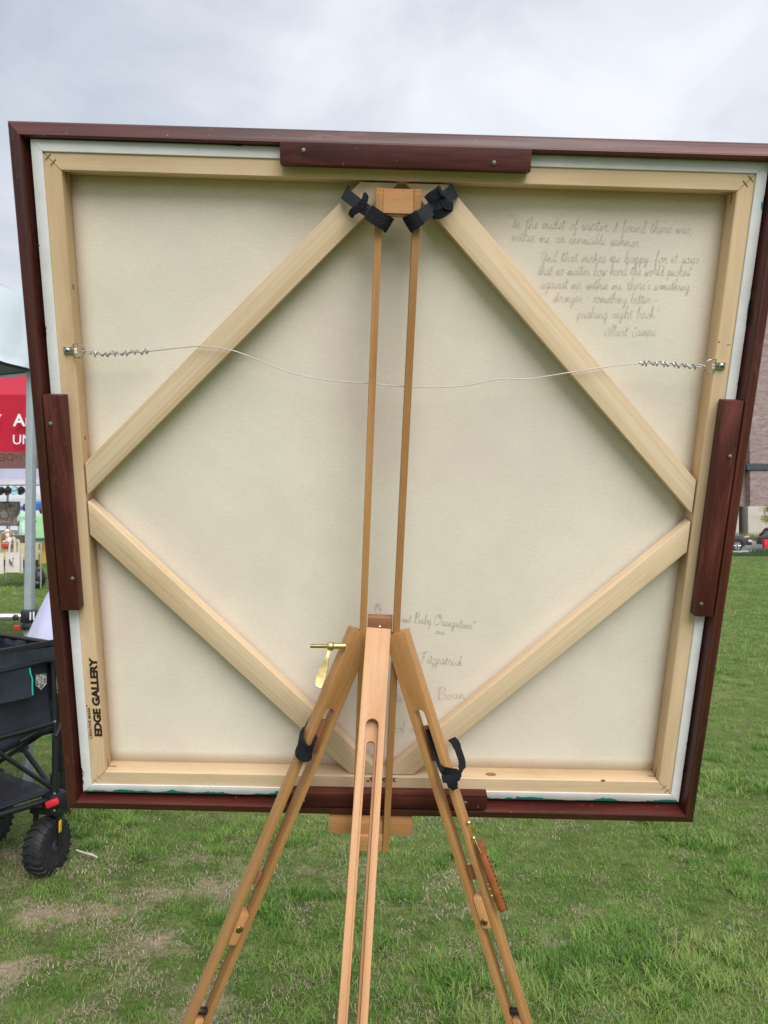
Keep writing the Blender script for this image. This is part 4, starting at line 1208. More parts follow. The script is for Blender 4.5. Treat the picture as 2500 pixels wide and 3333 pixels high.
# table with cloth, crates and goods
TY = STALL - 0.2
CREAM = simple('cream_tablecloth', (0.60, 0.50, 0.27), 0.85, 0, 0.15, 6)
DKRED = simple('dark_red_cloth', (0.14, 0.012, 0.018), 0.85)
tx0, tx1 = at(-60, 1722, TY).x, at(126, 1722, TY).x
tz = at(0, 1768, TY).z
tb = thing('market_table', ((tx0 + tx1) / 2, TY + 0.4, 0), 'market table under a cream cloth with a dark red hem', 'table')
box('table_top', (tx1 - tx0, 0.8, 0.04), CREAM, tb, T((tx0 + tx1) / 2, TY + 0.4, tz - 0.02), 0.008)
curtain('table_cloth', (tx0, TY - 0.01, 0), (tx1, TY - 0.01, 0), tz - 0.01, at(0, 1822, TY).z, CREAM, tb, 0.03, 30)
curtain('cloth_hem', (tx0, TY, 0), (tx1, TY, 0), at(0, 1822, TY).z, at(0, 1845, TY).z, DKRED, tb, 0.03, 30)
for x in (tx0 + 0.05, tx1 - 0.05):
    for y in (TY + 0.06, TY + 0.74):
        box('leg', (0.035, 0.035, tz - 0.04), ALU, tb, T(x, y, (tz - 0.04) / 2), 0.003)
BROWN = simple('crate_wood', (0.105, 0.070, 0.045), 0.8, 0, 0.3, 15)
KRAFT = simple('brown_card', (0.42, 0.27, 0.16), 0.8, 0, 0.1, 8)
def crate(px0, px1, y0, mat, label, name, cat):
    a, b = at(px0, 1768, TY + 0.25), at(px1, y0, TY + 0.25)
    w, h = b.x - a.x, b.z - tz
    t_ = thing(name, ((a.x + b.x) / 2, TY + 0.25, tz), label, cat)
    cx, cy = (a.x + b.x) / 2, TY + 0.25
    for (sx, sy, ox, oy, nm) in ((w, 0.012, 0, -0.13, 'side'), (w, 0.012, 0, 0.13, 'side'), (0.012, 0.25, -w / 2 + 0.006, 0, 'end'), (0.012, 0.25, w / 2 - 0.006, 0, 'end')):
        box(nm, (sx, sy, h), mat, t_, T(cx + ox, cy + oy, tz + h / 2 + 0.002), 0.002)
    box('bottom', (w - 0.03, 0.24, 0.012), mat, t_, T(cx, cy, tz + 0.008))
crate(42, 82, 1742, BROWN, 'dark wooden crate on the market table beside the grey post', 'wooden_crate', 'crate')
crate(-14, 12, 1738, KRAFT, 'brown cardboard box at the left end of the market table', 'cardboard_box', 'box')
def blob(name, pts, mat, par=None):
    bm = bmesh.new()
    for (c, r, s) in pts:
        bmesh.ops.create_icosphere(bm, subdivisions=2, radius=r, matrix=T(*c) @ Matrix.Diagonal((*s, 1)))
    return from_bm(name, bm, mat, par)
pf = at(29, 1765, TY + 0.12)
fig = thing('plush_toy', (pf.x, pf.y, tz), 'white and orange plush animal sitting on the red box lid', 'toy')
WPL = simple('white_plush', (0.72, 0.68, 0.64), 0.9, 0, 0.08, 30); OPL = simple('orange_plush', (0.42, 0.20, 0.07), 0.9)
f0 = Vector((pf.x, pf.y, tz + 0.01))
blob('body', [((f0.x, f0.y, f0.z + 0.08), 0.085, (1.1, 0.9, 1.0)), ((f0.x - 0.02, f0.y - 0.01, f0.z + 0.20), 0.065, (1, 0.9, 1.2)), ((f0.x - 0.02, f0.y - 0.03, f0.z + 0.30), 0.06, (1.0, 1.1, 0.95)), ((f0.x - 0.05, f0.y - 0.06, f0.z + 0.29), 0.03, (1.2, 1, 0.8)),
              ((f0.x + 0.06, f0.y - 0.08, f0.z + 0.03), 0.04, (1, 1.4, 0.7)), ((f0.x - 0.08, f0.y - 0.08, f0.z + 0.03), 0.04, (1, 1.4, 0.7))], WPL, fig)
blob('ears', [((f0.x + 0.02, f0.y - 0.02, f0.z + 0.36), 0.026, (0.7, 0.6, 1.4)), ((f0.x - 0.06, f0.y - 0.02, f0.z + 0.36), 0.026, (0.7, 0.6, 1.4))], OPL, fig)
blob('back_patch', [((f0.x + 0.055, f0.y - 0.005, f0.z + 0.22), 0.055, (0.8, 0.9, 1.6))], OPL, fig)
tube('collar', [(f0.x - 0.02 + 0.062 * math.cos(a), f0.y - 0.01 + 0.058 * math.sin(a), f0.z + 0.12) for a in [2 * math.pi * k / 14 for k in range(14)]], 0.014, simple('gold_ribbon', (0.50, 0.30, 0.03), 0.5), fig, seg=6, closed=True)
pl = at(24, 1777, TY - 0.06)
rbx = box('red_box', (at(40, 0, TY).x - at(9, 0, TY).x, 0.10, 0.09), simple('red_card', (0.55, 0.045, 0.035), 0.6), None, T(pl.x, TY - 0.075, tz - 0.05), 0.006)
tag(rbx, 'bright red box hooked on the front edge of the market table', 'box')
pc = at(51, 1765, TY + 0.06)
cup = lathe('blue_cup', [(0.03, 0), (0.045, 0.06), (0.05, 0.12), (0.044, 0.12), (0.03, 0.012)], simple('blue_glaze', (0.16, 0.42, 0.60), 0.3), None, T(pc.x, TY + 0.03, tz + 0.002), 16)
tag(cup, 'small blue cup on the market table before the dark crate', 'cup')
gh = simple('grey_folded_cloth', (0.36, 0.36, 0.39), 0.9, 0, 0.35, 9)
pg_ = at(30, 1725, TY + 0.6)
gcl = thing('folded_cloths', (pg_.x, TY + 0.62, tz), 'pile of grey and white folded cloths at the back of the market table', 'cloth pile')
for k in range(6):
    box('folded_cloth', (0.40 - 0.02 * (k % 3), 0.26, 0.045), gh if k % 2 else WPL, gcl, T(pg_.x + 0.012 * (k % 3), TY + 0.62, tz + 0.024 + 0.047 * k) @ RZ(0.05 * (k % 4 - 1.5)), 0.015)
# tote bags
TOTE = simple('natural_cotton_tote', (0.62, 0.58, 0.53), 0.9, 0, 0.06, 12)
PRN = simple('grey_print', (0.19, 0.20, 0.19), 0.9, 0, 0.5, 30)
def tote(x0, x1, ytop, ybot, z, label, prn=False, dy=0.0):
    a, b = at(x0, ytop, z), at(x1, ybot, z)
    w, h = b.x - a.x, a.z - b.z
    cx, cz = (a.x + b.x) / 2, b.z
    t_ = thing('tote_bag', (cx, z, cz), label, 'tote bag', 'tote bags hanging from the market table')
    V, Fc = [], []
    n_, m_ = 10, 8
    for sgn in (-1, 1):
        for j in range(m_ + 1):
            for i in range(n_ + 1):
                u, v = i / n_ * 2 - 1, j / m_
                th = 0.05 * (1 - u * u) * (1 - v * 0.75) * (0.35 + v if v < 0.3 else 0.65)
                V.append((cx + u * w / 2 * (1 - 0.05 * v), z + sgn * th + 0.006 * mnoise.noise((u * 2, v * 3, z)), cz + h * v + 0.01 * (u * u) * (v - 0.5)))
    k0 = (n_ + 1) * (m_ + 1)
    for sgn in (0, 1):
        for j in range(m_):
            for i in range(n_):
                k = sgn * k0 + j * (n_ + 1) + i
                Fc.append((k, k + 1, k + n_ + 2, k + n_ + 1))
    for j in range(m_):
        for i in (0, n_):
            k = j * (n_ + 1) + i
            Fc.append((k, k + n_ + 1, k0 + k + n_ + 1, k0 + k))
    for i in range(n_): Fc.append((i, i + 1, k0 + i + 1, k0 + i))
    from_py('bag_body', V, Fc, TOTE, t_, smooth=True)
    for dy_ in (-0.015, 0.02):
        pts = smooth_path([(cx - w * 0.22, z + dy_, cz + h * 0.96), (cx - w * 0.17, z + dy_, cz + h + 0.20), (cx - w * 0.03, z + dy_, cz + h + 0.36), (cx + w * 0.10, z + dy_, cz + h + 0.37), (cx + w * 0.17, z + dy_, cz + h + 0.20), (cx + w * 0.20, z + dy_, cz + h * 0.96)], 5)
        ribbon('handle', pts, (1, 0, 0.4), 0.042, 0.004, TOTE, t_)
    if prn:
        rr_ = random.Random(3)
        geo = []
        for _ in range(26):
            x = cx - w * 0.17 + w * 0.34 * rr_.random(); zz = cz + h * (0.28 + 0.46 * rr_.random())
            s = rr_.uniform(0.008, 0.022)
            ps = [Vector((x + s * rr_.uniform(0.5, 1.2) * math.cos(a), z - 0.056, zz + 1.3 * s * rr_.uniform(0.5, 1.2) * math.sin(a))) for a in [k * 1.05 for k in range(6)]]
            geo.append((ps, [tuple(range(6))]))
        from_py('bag_print', *join_geo(geo), PRN, t_)
tote(18, 66, 1798, 1863, TY - 0.16, 'front cream tote bag with a grey print, left of the grey post', True)
tote(36, 77, 1806, 1865, TY - 0.05, 'plain cream tote bag half hidden behind the printed one')
tote(-34, 14, 1800, 1867, TY - 0.20, 'cream tote bag cut off by the left edge of the photo')
# shirts
def shirt(px, ytop, ybot, wpx, z, mat, label, grp, hem=None):
    c = at(px, (ytop + ybot) / 2, z)
    w = wpx / F * z; h = (ybot - ytop) / F * z
    t_ = thing('display_shirt', (c.x, z, 0), label, 'shirt', grp)
    half = [(0.0, 0.47), (0.10, 0.5), (0.24, 0.47), (0.52, 0.28), (0.44, 0.10), (0.29, 0.20), (0.31, -0.1), (0.40, -0.5)]
    poly = [(x * w, y * h) for x, y in half] + [(-x * w, y * h) for x, y in reversed(half) if x > 0]
    o = prism('shirt_body', poly, -0.05, 0.05, mat, t_, T(c.x, z, c.z) @ RX(math.pi / 2), 0.02)
    if hem:
        prism('shirt_hem', [(0.41 * w, -0.5 * h), (0.42 * w, -0.60 * h), (-0.42 * w, -0.60 * h), (-0.41 * w, -0.5 * h)], -0.06, 0.06, hem, t_, T(c.x, z, c.z) @ RX(math.pi / 2), 0.01)
    box('stand', (0.03, 0.03, c.z), ALU_L, t_, T(c.x, z + 0.02, c.z / 2), 0.003)
    lathe('hanger_knob', [(0.02, 0), (0.05, 0.06), (0.05, 0.14), (0.02, 0.2)], simple('dark_wood_knob', (0.06, 0.04, 0.035), 0.5) if 'dark_wood_knob' not in bpy.data.materials else bpy.data.materials['dark_wood_knob'], t_, T(c.x, z, c.z + h * 0.5), 12)
MINT = simple('mint_green_cloth', (0.36, 0.62, 0.33), 0.85, 0, 0.06, 6)
GREENW = simple('green_tie_dye', (0.45, 0.66, 0.52), 0.85, 0, 0.45, 6)
shirt(134, 1672, 1752, 46, STALL - 0.9, MINT, 'mint green dress shirt on a stand between the post and the frame', 'display shirts', simple('dark_teal_hem', (0.03, 0.09, 0.09), 0.8))
shirt(80, 1664, 1760, 46, STALL + 0.3, GREENW, 'green and white tie dyed shirt half behind the grey post', 'display shirts')
pbk = at(131, 1850, STALL - 0.7)
bagb = thing('black_bag', (pbk.x, STALL - 0.7, 0), 'black bag on the grass below the mint shirt', 'bag')
blob('bag_body', [((pbk.x - 0.02, STALL - 0.7, 0.26), 0.2, (0.85, 0.7, 1.25)), ((pbk.x - 0.05, STALL - 0.72, 0.13), 0.17, (1.0, 0.9, 0.75))], BLACKP, bagb)
tube('bag_handle', smooth_path([(pbk.x - 0.10, STALL - 0.7, 0.46), (pbk.x - 0.02, STALL - 0.7, 0.60), (pbk.x + 0.08, STALL - 0.7, 0.46)], 5), 0.012, BLACKP, bagb)
pyl = at(138, 1800, STALL - 0.55)
ycl = curtain('yellow_cloth', (pyl.x - 0.05, STALL - 0.55, 0), (pyl.x + 0.30, STALL - 0.55, 0), at(0, 1766, STALL - 0.55).z, at(0, 1834, STALL - 0.55).z, simple('mustard_cloth', (0.58, 0.37, 0.08), 0.85, 0, 0.15, 6), None, 0.02, 12, 16)
tag(ycl, 'mustard yellow cloth hanging beside the mint shirt stand', 'cloth')
# further tents
WFAR = cloth('far_white_cloth', (0.78, 0.81, 0.87), 0.45)
BFAR = simple('far_blue_cloth', (0.035, 0.13, 0.48), 0.7, 0, 0.1, 3)
def far_tent(x0, x1, ye, yt, z, mat, label):
    a, b = at(x0, ye, z), at(x1, yt, z)
    t_ = thing('canopy_tent', ((a.x + b.x) / 2, z + 1.5, 0), label, 'canopy tent')
    zc = a.z; w = b.x - a.x
    for x in (a.x, b.x):
        for y in (z, z + 3): box('post', (0.05, 0.05, zc), ALU, t_, T(x, y, zc / 2))
    V = [(a.x, z, zc), (b.x, z, zc), (b.x, z + 3, zc), (a.x, z + 3, zc), ((a.x + b.x) / 2, z + 1.5, b.z)]
    from_py('canopy', V, [(0, 1, 4), (1, 2, 4), (2, 3, 4), (3, 0, 4)], mat, t_)
    curtain('valance', (a.x, z - 0.02, 0), (b.x, z - 0.02, 0), zc, zc - 0.28, mat, t_, 0.02, 9, 20)
far_tent(-150, 88, 1622, 1575, 27, WFAR, 'far white canopy tent seen under the row of caps')
far_tent(60, 260, 1640, 1600, 33, BFAR, 'small blue canopy tent far behind, right of the grey post')
far_tent(-60, 150, 1634, 1598, 40, WFAR, 'farthest white canopy tent behind the stall blanket')

# ------------------------------------------------------------------ white cloth panel behind the wagon
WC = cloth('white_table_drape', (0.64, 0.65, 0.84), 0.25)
dp = at(205, 2100, 4.05)
drape = thing('draped_table', (dp.x, dp.y, 0), 'small table under a white drape between the wagon and the frame', 'table')
V, Fc = [], []
n_, m_ = 40, 8
ztop = at(0, 1900, 4.05).z; zlow = at(0, 2222, 4.05).z
for j in range(m_ + 1):
    f = j / m_
    for i in range(n_):
        a = 2 * math.pi * i / n_
        r = 0.045 + 0.215 * f ** 0.85
        r *= 1 + 0.05 * f * math.sin(a * 9)
        V.append((dp.x + r * math.cos(a), dp.y + r * math.sin(a), ztop + (zlow - ztop) * f))
for j in range(m_):
    for i in range(n_):
        Fc.append((j * n_ + i, j * n_ + (i + 1) % n_, (j + 1) * n_ + (i + 1) % n_, (j + 1) * n_ + i))
Fc.append(tuple(range(n_ - 1, -1, -1)))
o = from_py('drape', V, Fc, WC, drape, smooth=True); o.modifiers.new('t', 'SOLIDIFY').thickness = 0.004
tube('pedestal', [(dp.x, dp.y, 0.02), (dp.x, dp.y, ztop - 0.01)], 0.03, BLACKP, drape, seg=12)
lathe('pedestal_base', [(0.045, 0.0), (0.045, 0.02), (0.035, 0.05), (0.03, 0.10)], BLACKP, drape, T(dp.x, dp.y, 0.0), 24)

# ------------------------------------------------------------------ folding wagon
NAVY = simple('navy_polyester', (0.006, 0.009, 0.017), 0.55, 0, 0.3, 14, 0.5, 0.3)
NAVY_L = simple('navy_polyester_light', (0.017, 0.024, 0.036), 0.5, 0, 0.4, 9, 0.5, 0.3)
BLK = simple('black_powder_coat', (0.010, 0.010, 0.012), 0.42, 0, 0.2, 60)
RUB = simple('black_rubber', (0.024, 0.024, 0.027), 0.6, 0, 0.3, 40, 0.3)
HUB = simple('charcoal_plastic', (0.034, 0.037, 0.042), 0.32, 0, 0.2, 30)
YEL = simple('yellow_plastic', (0.75, 0.42, 0.01), 0.4)
c0 = at(178, 2600, 3.36); c0.z = 0
DX = Vector((-0.59, -0.81, 0)).normalized()      # along the long side, towards the viewer
DY = Vector((-0.81, 0.59, 0)).normalized()
wag = thing('folding_wagon', (c0.x + DX.x * 0.45 + DY.x * 0.27, c0.y + DX.y * 0.45 + DY.y * 0.27, 0), 'navy fabric folding wagon with chunky black wheels at the left edge', 'wagon')
def wp_(a, b, z): return c0 + DX * a + DY * b + Vector((0, 0, z))
LA, LB = 0.92, 0.54
ZR, ZF, ZP = 1.005, 0.61, 0.345
# fabric box: four walls, slightly bulging, with a rim hem
def wall(p, q, amp, seed):
    A, B = wp_(*p, 0), wp_(*q, 0)
    nrm = (B - A).cross(Vector((0, 0, 1))).normalized()
    n_, m_ = 26, 14
    V, Fc = [], []
    for i in range(n_ + 1):
        s = i / n_
        c = A.lerp(B, s)
        for k in range(m_ + 1):
            f = k / m_
            zt = ZR - 0.020 * math.sin(math.pi * s)
            zb = ZF + 0.035 * math.cos(2 * math.pi * s) - 0.035
            bulge = amp * math.sin(math.pi * min(1, f * 1.05)) * (0.35 + math.sin(math.pi * s)) + 0.010 * mnoise.noise((s * 6 + seed, f * 5, 0)) + 0.006 * math.sin(s * 30 + f * 4)
            V.append(c + nrm * bulge + Vector((0, 0, zt + (zb - zt) * f)))
    for i in range(n_):
        for k in range(m_):
            q_ = i * (m_ + 1) + k
            Fc.append((q_, q_ + m_ + 1, q_ + m_ + 2, q_ + 1))
    o = from_py('fabric_wall', V, Fc, NAVY, wag, smooth=True)
    o.modifiers.new('t', 'SOLIDIFY').thickness = 0.005
    return o, A, B, nrm
w1, A1, B1, n1_ = wall((0, 0), (LA, 0), 0.02, 0)
for p, q, s in (((LA, 0), (LA, LB), 3), ((LA, LB), (0, LB), 6), ((0, LB), (0, 0), 9)):
    wall(p, q, 0.02, s)
sgn1 = 1 if n1_.dot(Vector((0, 0, CAM_H)) - A1) > 0 else -1
no = n1_ * sgn1
# hem, lighter pocket, piping, binding and badge on the side that faces the viewer
def side_s(px, py=2150):
    a = at(px, py, 1.0) - Vector((0, 0, CAM_H))
    d_ = (B1 - A1)
    k = (A1.x * d_.y - A1.y * d_.x) / (a.x * d_.y - a.y * d_.x)
    return (Vector((a.x * k, a.y * k, 0)) - A1).dot(d_) / d_.length_squared
def onside(s, z, off): return A1.lerp(B1, s) + no * off + Vector((0, 0, z))
ribbon('top_binding', smooth_path([onside(s, ZR + 0.004 - 0.020 * math.sin(math.pi * s), 0.014) for s in (0.0, 0.2, 0.4, 0.6, 0.8, 1.0)], 3), (0, 0, 1), 0.022, 0.012, BLK, w1)
ribbon('pocket', smooth_path([onside(s, 0.855 + 0.004 * math.sin(s * 9), 0.034) for s in (side_s(86), 0.45, 0.6, 0.75, 0.9)], 4), (0, 0, 1), 0.135, 0.006, NAVY_L, w1)
ribbon('cuff', smooth_path([onside(s, 0.960 - 0.012 * s, 0.030) for s in (0.01, 0.12, 0.3, 0.5, 0.7, 0.98)], 4), (0, 0, 1), 0.062, 0.006, NAVY_L, w1)
tube('piping', smooth_path([onside(side_s(81), 0.915, 0.040), onside(side_s(82), 0.895, 0.041), onside(side_s(89), 0.865, 0.041), onside(side_s(89), 0.840, 0.041), onside(side_s(91), 0.80, 0.040)], 4), 0.0035, simple('teal_piping', (0.02, 0.42, 0.36), 0.5), w1, seg=6)
tube('binding', smooth_path([onside(0.0, 0.945, 0.022), onside(0.1, 0.935, 0.040), onside(0.3, 0.920, 0.042), onside(0.6, 0.905, 0.042), onside(1.0, 0.93, 0.02)], 4), 0.006, BLK, w1, seg=6)
def badge():
    m, t, b = new_mat('embossed_badge', 0.35, 0.3)
    n = noise(t, coord(t, (1, 1, 1)), 110, 3, 0.7)
    t.links.new(ramp(t, n, (0.44, (0.03, 0.032, 0.034)), (0.52, (0.42, 0.43, 0.43))), b.inputs['Base Color'])
    return m
bp = at(113, 2158, 3.20)
sb_ = side_s(115)
Mb = axes(onside(sb_, 0.852, 0.042), -(B1 - A1) * sgn1 * (1 if (B1 - A1).cross(Vector((0, 0, 1))).dot(no) > 0 else -1), no)
if Mb.col[1].z < 0: Mb = Mb @ RZ(math.pi)
bd_poly = [(-0.023, 0.032), (0.023, 0.032), (0.023, -0.012), (0.0, -0.034), (-0.023, -0.012)]
bd = prism('badge', bd_poly, 0, 0.004, badge(), w1, Mb, 0.0008)
tube('badge_rim', [Vector((*p, 0.004)) for p in bd_poly], 0.0018, STEEL, bd, Mb, 6, True)
# metal frame
for (a, b) in ((0, 0), (LA, 0), (0, LB), (LA, LB)):
    po = tube('corner_post', [wp_(a, b, 0.30), wp_(a, b, 0.62), wp_(a + (0.02 if a == 0 else -0.02), b, ZR)], 0.0135, BLK, wag, seg=10)
    tube('post_socket', [wp_(a, b, 0.285), wp_(a, b, 0.43)], 0.019, BLK, po, seg=12)
    box('latch_housing', (0.085, 0.075, 0.085), BLK, po, T(wp_(a, b, 0.31)) @ RZ(math.atan2(DX.y, DX.x)), 0.012)
    lathe('rivet', [(0.007, 0), (0.006, 0.003), (0.001, 0.004)], STEEL, po, axes(wp_(a, b, 0.66) + Vector((0.004, -0.016, 0)), (1, 0, 0), (0.2, -1, 0)), 10)
for z in (ZR - 0.008,):
    for p, q in (((0, 0), (LA, 0)), ((LA, 0), (LA, LB)), ((LA, LB), (0, LB)), ((0, LB), (0, 0))):
        tube('rim_rail', [wp_(*p, z), wp_(*q, z)], 0.011, BLK, wag, seg=8)
for b in (0.0, LB):
    tube('scissor_bar', [wp_(0, b, 0.36), wp_(LA * 0.36, b, 0.655), wp_(LA, b, 0.66)], 0.010, BLK, wag, seg=8)
    tube('scissor_bar', [wp_(0, b + 0.012, 0.655), wp_(LA * 0.5, b + 0.012, 0.50), wp_(LA, b + 0.012, 0.36)], 0.010, BLK, wag, seg=8)
    tube('hem_rail', [wp_(0, b, 0.655), wp_(LA, b, 0.60)], 0.011, BLK, wag, seg=8)
for a in (0.0, LA):
    tube('scissor_bar', [wp_(a, 0, 0.36), wp_(a, LB, 0.64)], 0.012, BLK, wag, seg=8)
    tube('scissor_bar', [wp_(a + 0.013, 0, 0.64), wp_(a + 0.013, LB, 0.36)], 0.012, BLK, wag, seg=8)
    lathe('cross_joint', [(0.020, -0.02), (0.024, 0), (0.020, 0.02)], BLK, wag, axes(wp_(a, LB / 2, 0.50), (0, 0, 1), DX), 12)
# dark netting below the fabric wall
def net_mat():
    m = simple('dark_netting', (0.012, 0.013, 0.016), 0.7)
    t = m.node_tree
    tr = t.nodes.new('ShaderNodeBsdfTransparent'); mxs = t.nodes.new('ShaderNodeMixShader')
    mxs.inputs[0].default_value = 0.52
    t.links.new(t.nodes['Principled BSDF'].outputs[0], mxs.inputs[1]); t.links.new(tr.outputs[0], mxs.inputs[2]); t.links.new(mxs.outputs[0], t.nodes['Material Output'].inputs['Surface'])
    return m
NET = net_mat()
for b in (0.03, LB - 0.03):
    from_py('netting', [wp_(0.10, b, 0.62), wp_(LA, b, 0.60), wp_(LA, b, 0.35), wp_(0.14, b, 0.36)], [(0, 1, 2, 3)], NET, wag)
# sagging floor sheet
V, Fc = [], []
n_ = 16
for j in range(n_ + 1):
    for i in range(n_ + 1):
        s, t_ = i / n_, j / n_
        V.append(wp_(LA * s, LB * t_, ZP - 0.045 * math.sin(math.pi * s) * math.sin(math.pi * t_) + 0.006 * mnoise.noise((s * 5, t_ * 5, 0))))
for j in range(n_):
    for i in range(n_):
        k = j * (n_ + 1) + i
        Fc.append((k, k + 1, k + n_ + 2, k + n_ + 1))
fl = from_py('floor_sheet', V, Fc, NAVY, wag, smooth=True); fl.modifiers.new('t', 'SOLIDIFY').thickness = 0.012
for b in (0.0, LB):
    tube('floor_rail', [wp_(0, b, ZP - 0.02), wp_(LA, b, ZP - 0.02)], 0.014, BLK, wag, seg=8)
# wheels: chevron tread, dished hub, fork
def wheel(pos, yaw, first=[None]):
    Rw, Ww = 0.122, 0.092
    M = T(pos.x, pos.y, Rw - 0.004) @ RZ(yaw) @ RY(math.pi / 2)          # local Z = axle
    if first[0] is None:
        vs, fs = lathe_geo([(0.070, -Ww / 2 + 0.004), (0.098, -Ww / 2), (0.112, -Ww / 2 + 0.010), (0.115, 0), (0.112, Ww / 2 - 0.010), (0.098, Ww / 2), (0.070, Ww / 2 - 0.004)], 48)
        geo = [(vs, fs)]
        for k in range(22):
            a = 2 * math.pi * k / 22
            for sg in (-1, 1):
                pts = []
                for (da, z, h) in ((0.0, 0.0, 0.0), (0.085, 0.5, 0.0), (0.16, 1.02, -0.012)):
                    pts.append((a + da, sg * z * Ww / 2, h))
                V, Fc = [], []
                for (aa, z, h) in pts:
                    for (dw, rr_) in ((-0.045, 0.108), (0.045, 0.108), (0.036, 0.1225), (-0.036, 0.1225)):
                        V.append(Vector(((rr_ + h) * math.cos(aa + dw), (rr_ + h) * math.sin(aa + dw), z)))
                for s in range(2):
                    for e_ in range(4):
                        Fc.append((s * 4 + e_, s * 4 + (e_ + 1) % 4, s * 4 + 4 + (e_ + 1) % 4, s * 4 + 4 + e_))
                Fc += [(3, 2, 1, 0), (8, 9, 10, 11)]
                geo.append((V, Fc))
        V, Fc = join_geo(geo)
        t_o = from_py('tyre', V, Fc, RUB, None, M, smooth=True)
        geo = [lathe_geo([(0.004, -0.026), (0.030, -0.028), (0.074, -0.038), (0.086, -0.044), (0.086, 0.044), (0.074, 0.038), (0.030, 0.028), (0.004, 0.026)], 40)]
        for sg in (-1, 1):
            for k in range(6):
                a = 2 * math.pi * k / 6
                lp = [(0.032, -0.13), (0.070, -0.20), (0.082, 0.0), (0.070, 0.20), (0.032, 0.13)]
                geo.append(tube_geo([Vector((r_ * math.cos(a + d_), r_ * math.sin(a + d_), sg * (0.029 + (r_ - 0.03) * 0.22))) for r_, d_ in lp], 0.0045, 6, True))
            geo.append((lambda vf: ([v + Vector((0, 0, sg * 0.036)) for v in vf[0]], vf[1]))(lathe_geo([(0.026, -0.012), (0.026, 0.008), (0.020, 0.012), (0.002, 0.013)][::1], 20)))
        V, Fc = join_geo(geo)
        h_o = from_py('rim', V, Fc, HUB, None, M, smooth=True)
        first[0] = (t_o.data, h_o.data)
        bpy.data.objects.remove(t_o); bpy.data.objects.remove(h_o)
    wt = bpy.data.objects.new('wheel', first[0][0]); COL.objects.link(wt); put(wt, wag, M)
    hb = bpy.data.objects.new('rim', first[0][1]); COL.objects.link(hb); put(hb, wt, M)
    ax = M.col[2].to_3d()
    c = Vector((pos.x, pos.y, Rw))
    for sg in (-1, 1):
        tube('fork_arm', [c + ax * sg * 0.060, c + ax * sg * 0.060 + Vector((0, 0, 0.08)), c + ax * sg * 0.058 + Vector((0, 0, 0.145))], [0.010, 0.012, 0.013], BLK, wt, seg=8)
    box('fork_crown', (0.145, 0.055, 0.028), BLK, wt, T(c + Vector((0, 0, 0.150))) @ RZ(yaw), 0.008)
    return wt, c, ax
wl = at(154, 2740, 3.36)
for k, (a, b) in enumerate(((0, 0), (LA, 0), (0, LB), (LA, LB))):
    p = wp_(a, b, 0)
    if k == 0: p = Vector((wl.x, wl.y, 0))
    wt, c, ax = wheel(p, -0.24 + 0.03 * k)
    if k == 0:
        box('reflector', (0.006, 0.022, 0.050), YEL, wt, T(c + ax * 0.071 + Vector((0.0, -0.014, 0.092))), 0.003)
p = wp_(0, 0, 0.30)
box('brake_button', (0.055, 0.022, 0.030), REDP, wag, T(p.x + 0.012, p.y - 0.052, 0.322) @ RZ(0.12) @ RY(-0.35), 0.009)
for dz in (-0.034, 0.038):
    lathe('rivet', [(0.006, 0), (0.005, 0.003), (0.001, 0.004)], STEEL, wag, axes((p.x + 0.020, p.y - 0.050, 0.322 + dz), (1, 0, 0), (0.2, -1, 0)), 10)
# straps hanging at the corner
ribbon('strap', smooth_path([onside(0.02, 0.98, 0.03), onside(-0.03, 0.93, 0.02), onside(-0.045, 0.86, 0.0)], 4), (0.5, 0, 0.5), 0.03, 0.004, BLK, wag)
ribbon('strap', smooth_path([onside(0.0, 0.86, 0.03), onside(-0.06, 0.865, 0.02), onside(-0.12, 0.855, 0.01), onside(-0.17, 0.85, 0.0)], 4), (0, 0, 1), 0.028, 0.004, BLK, wag)
ribbon('strap', smooth_path([onside(0.0, 0.80, 0.03), onside(-0.03, 0.76, 0.02), onside(-0.02, 0.66, 0.01), onside(0.01, 0.60, 0.01)], 4), (1, 0, 0), 0.026, 0.004, BLK, wag)

# ------------------------------------------------------------------ right: pavement, road, building
def flat(name, x0, x1, y0, y1, z, mat, label):
    o = from_py(name, [(x0, y0, z), (x1, y0, z), (x1, y1, z), (x0, y1, z)], [(0, 1, 2, 3)], mat)
    return tag(o, label, kind='structure')
CONC = simple('pale_concrete', (0.46, 0.43, 0.40), 0.85, 0, 0.12, 1.5)
ASPH = simple('asphalt', (0.16, 0.155, 0.155), 0.9, 0, 0.15, 1.2)
o = box('sidewalk', (1400, 3.0, 0.14), CONC, None, T(0, 47.5, 0.05)); tag(o, 'pale concrete sidewalk along the road', kind='structure')
flat('road', -700, 700, 49.0, 58.4, -0.015, ASPH, 'grey asphalt road beyond the lawn')
flat('terrain', -700, 700, 58.4, 1000, -0.02, simple('far_grass', (0.07, 0.11, 0.03), 0.9, 0, 0.3, 0.3), 'grassy ground beyond the road')
wallm = simple('grey_concrete_wall', (0.34, 0.33, 0.32), 0.85, 0, 0.18, 1.2)
wa = thing('retaining_wall', (30, 58.6, 0), 'low grey concrete wall across the road', 'wall')
for k in range(12):
    box('wall_panel', (4.97, 0.35, 0.62), wallm, wa, T(2.5 + 5.0 * k, 58.6, 0.29), 0.02)
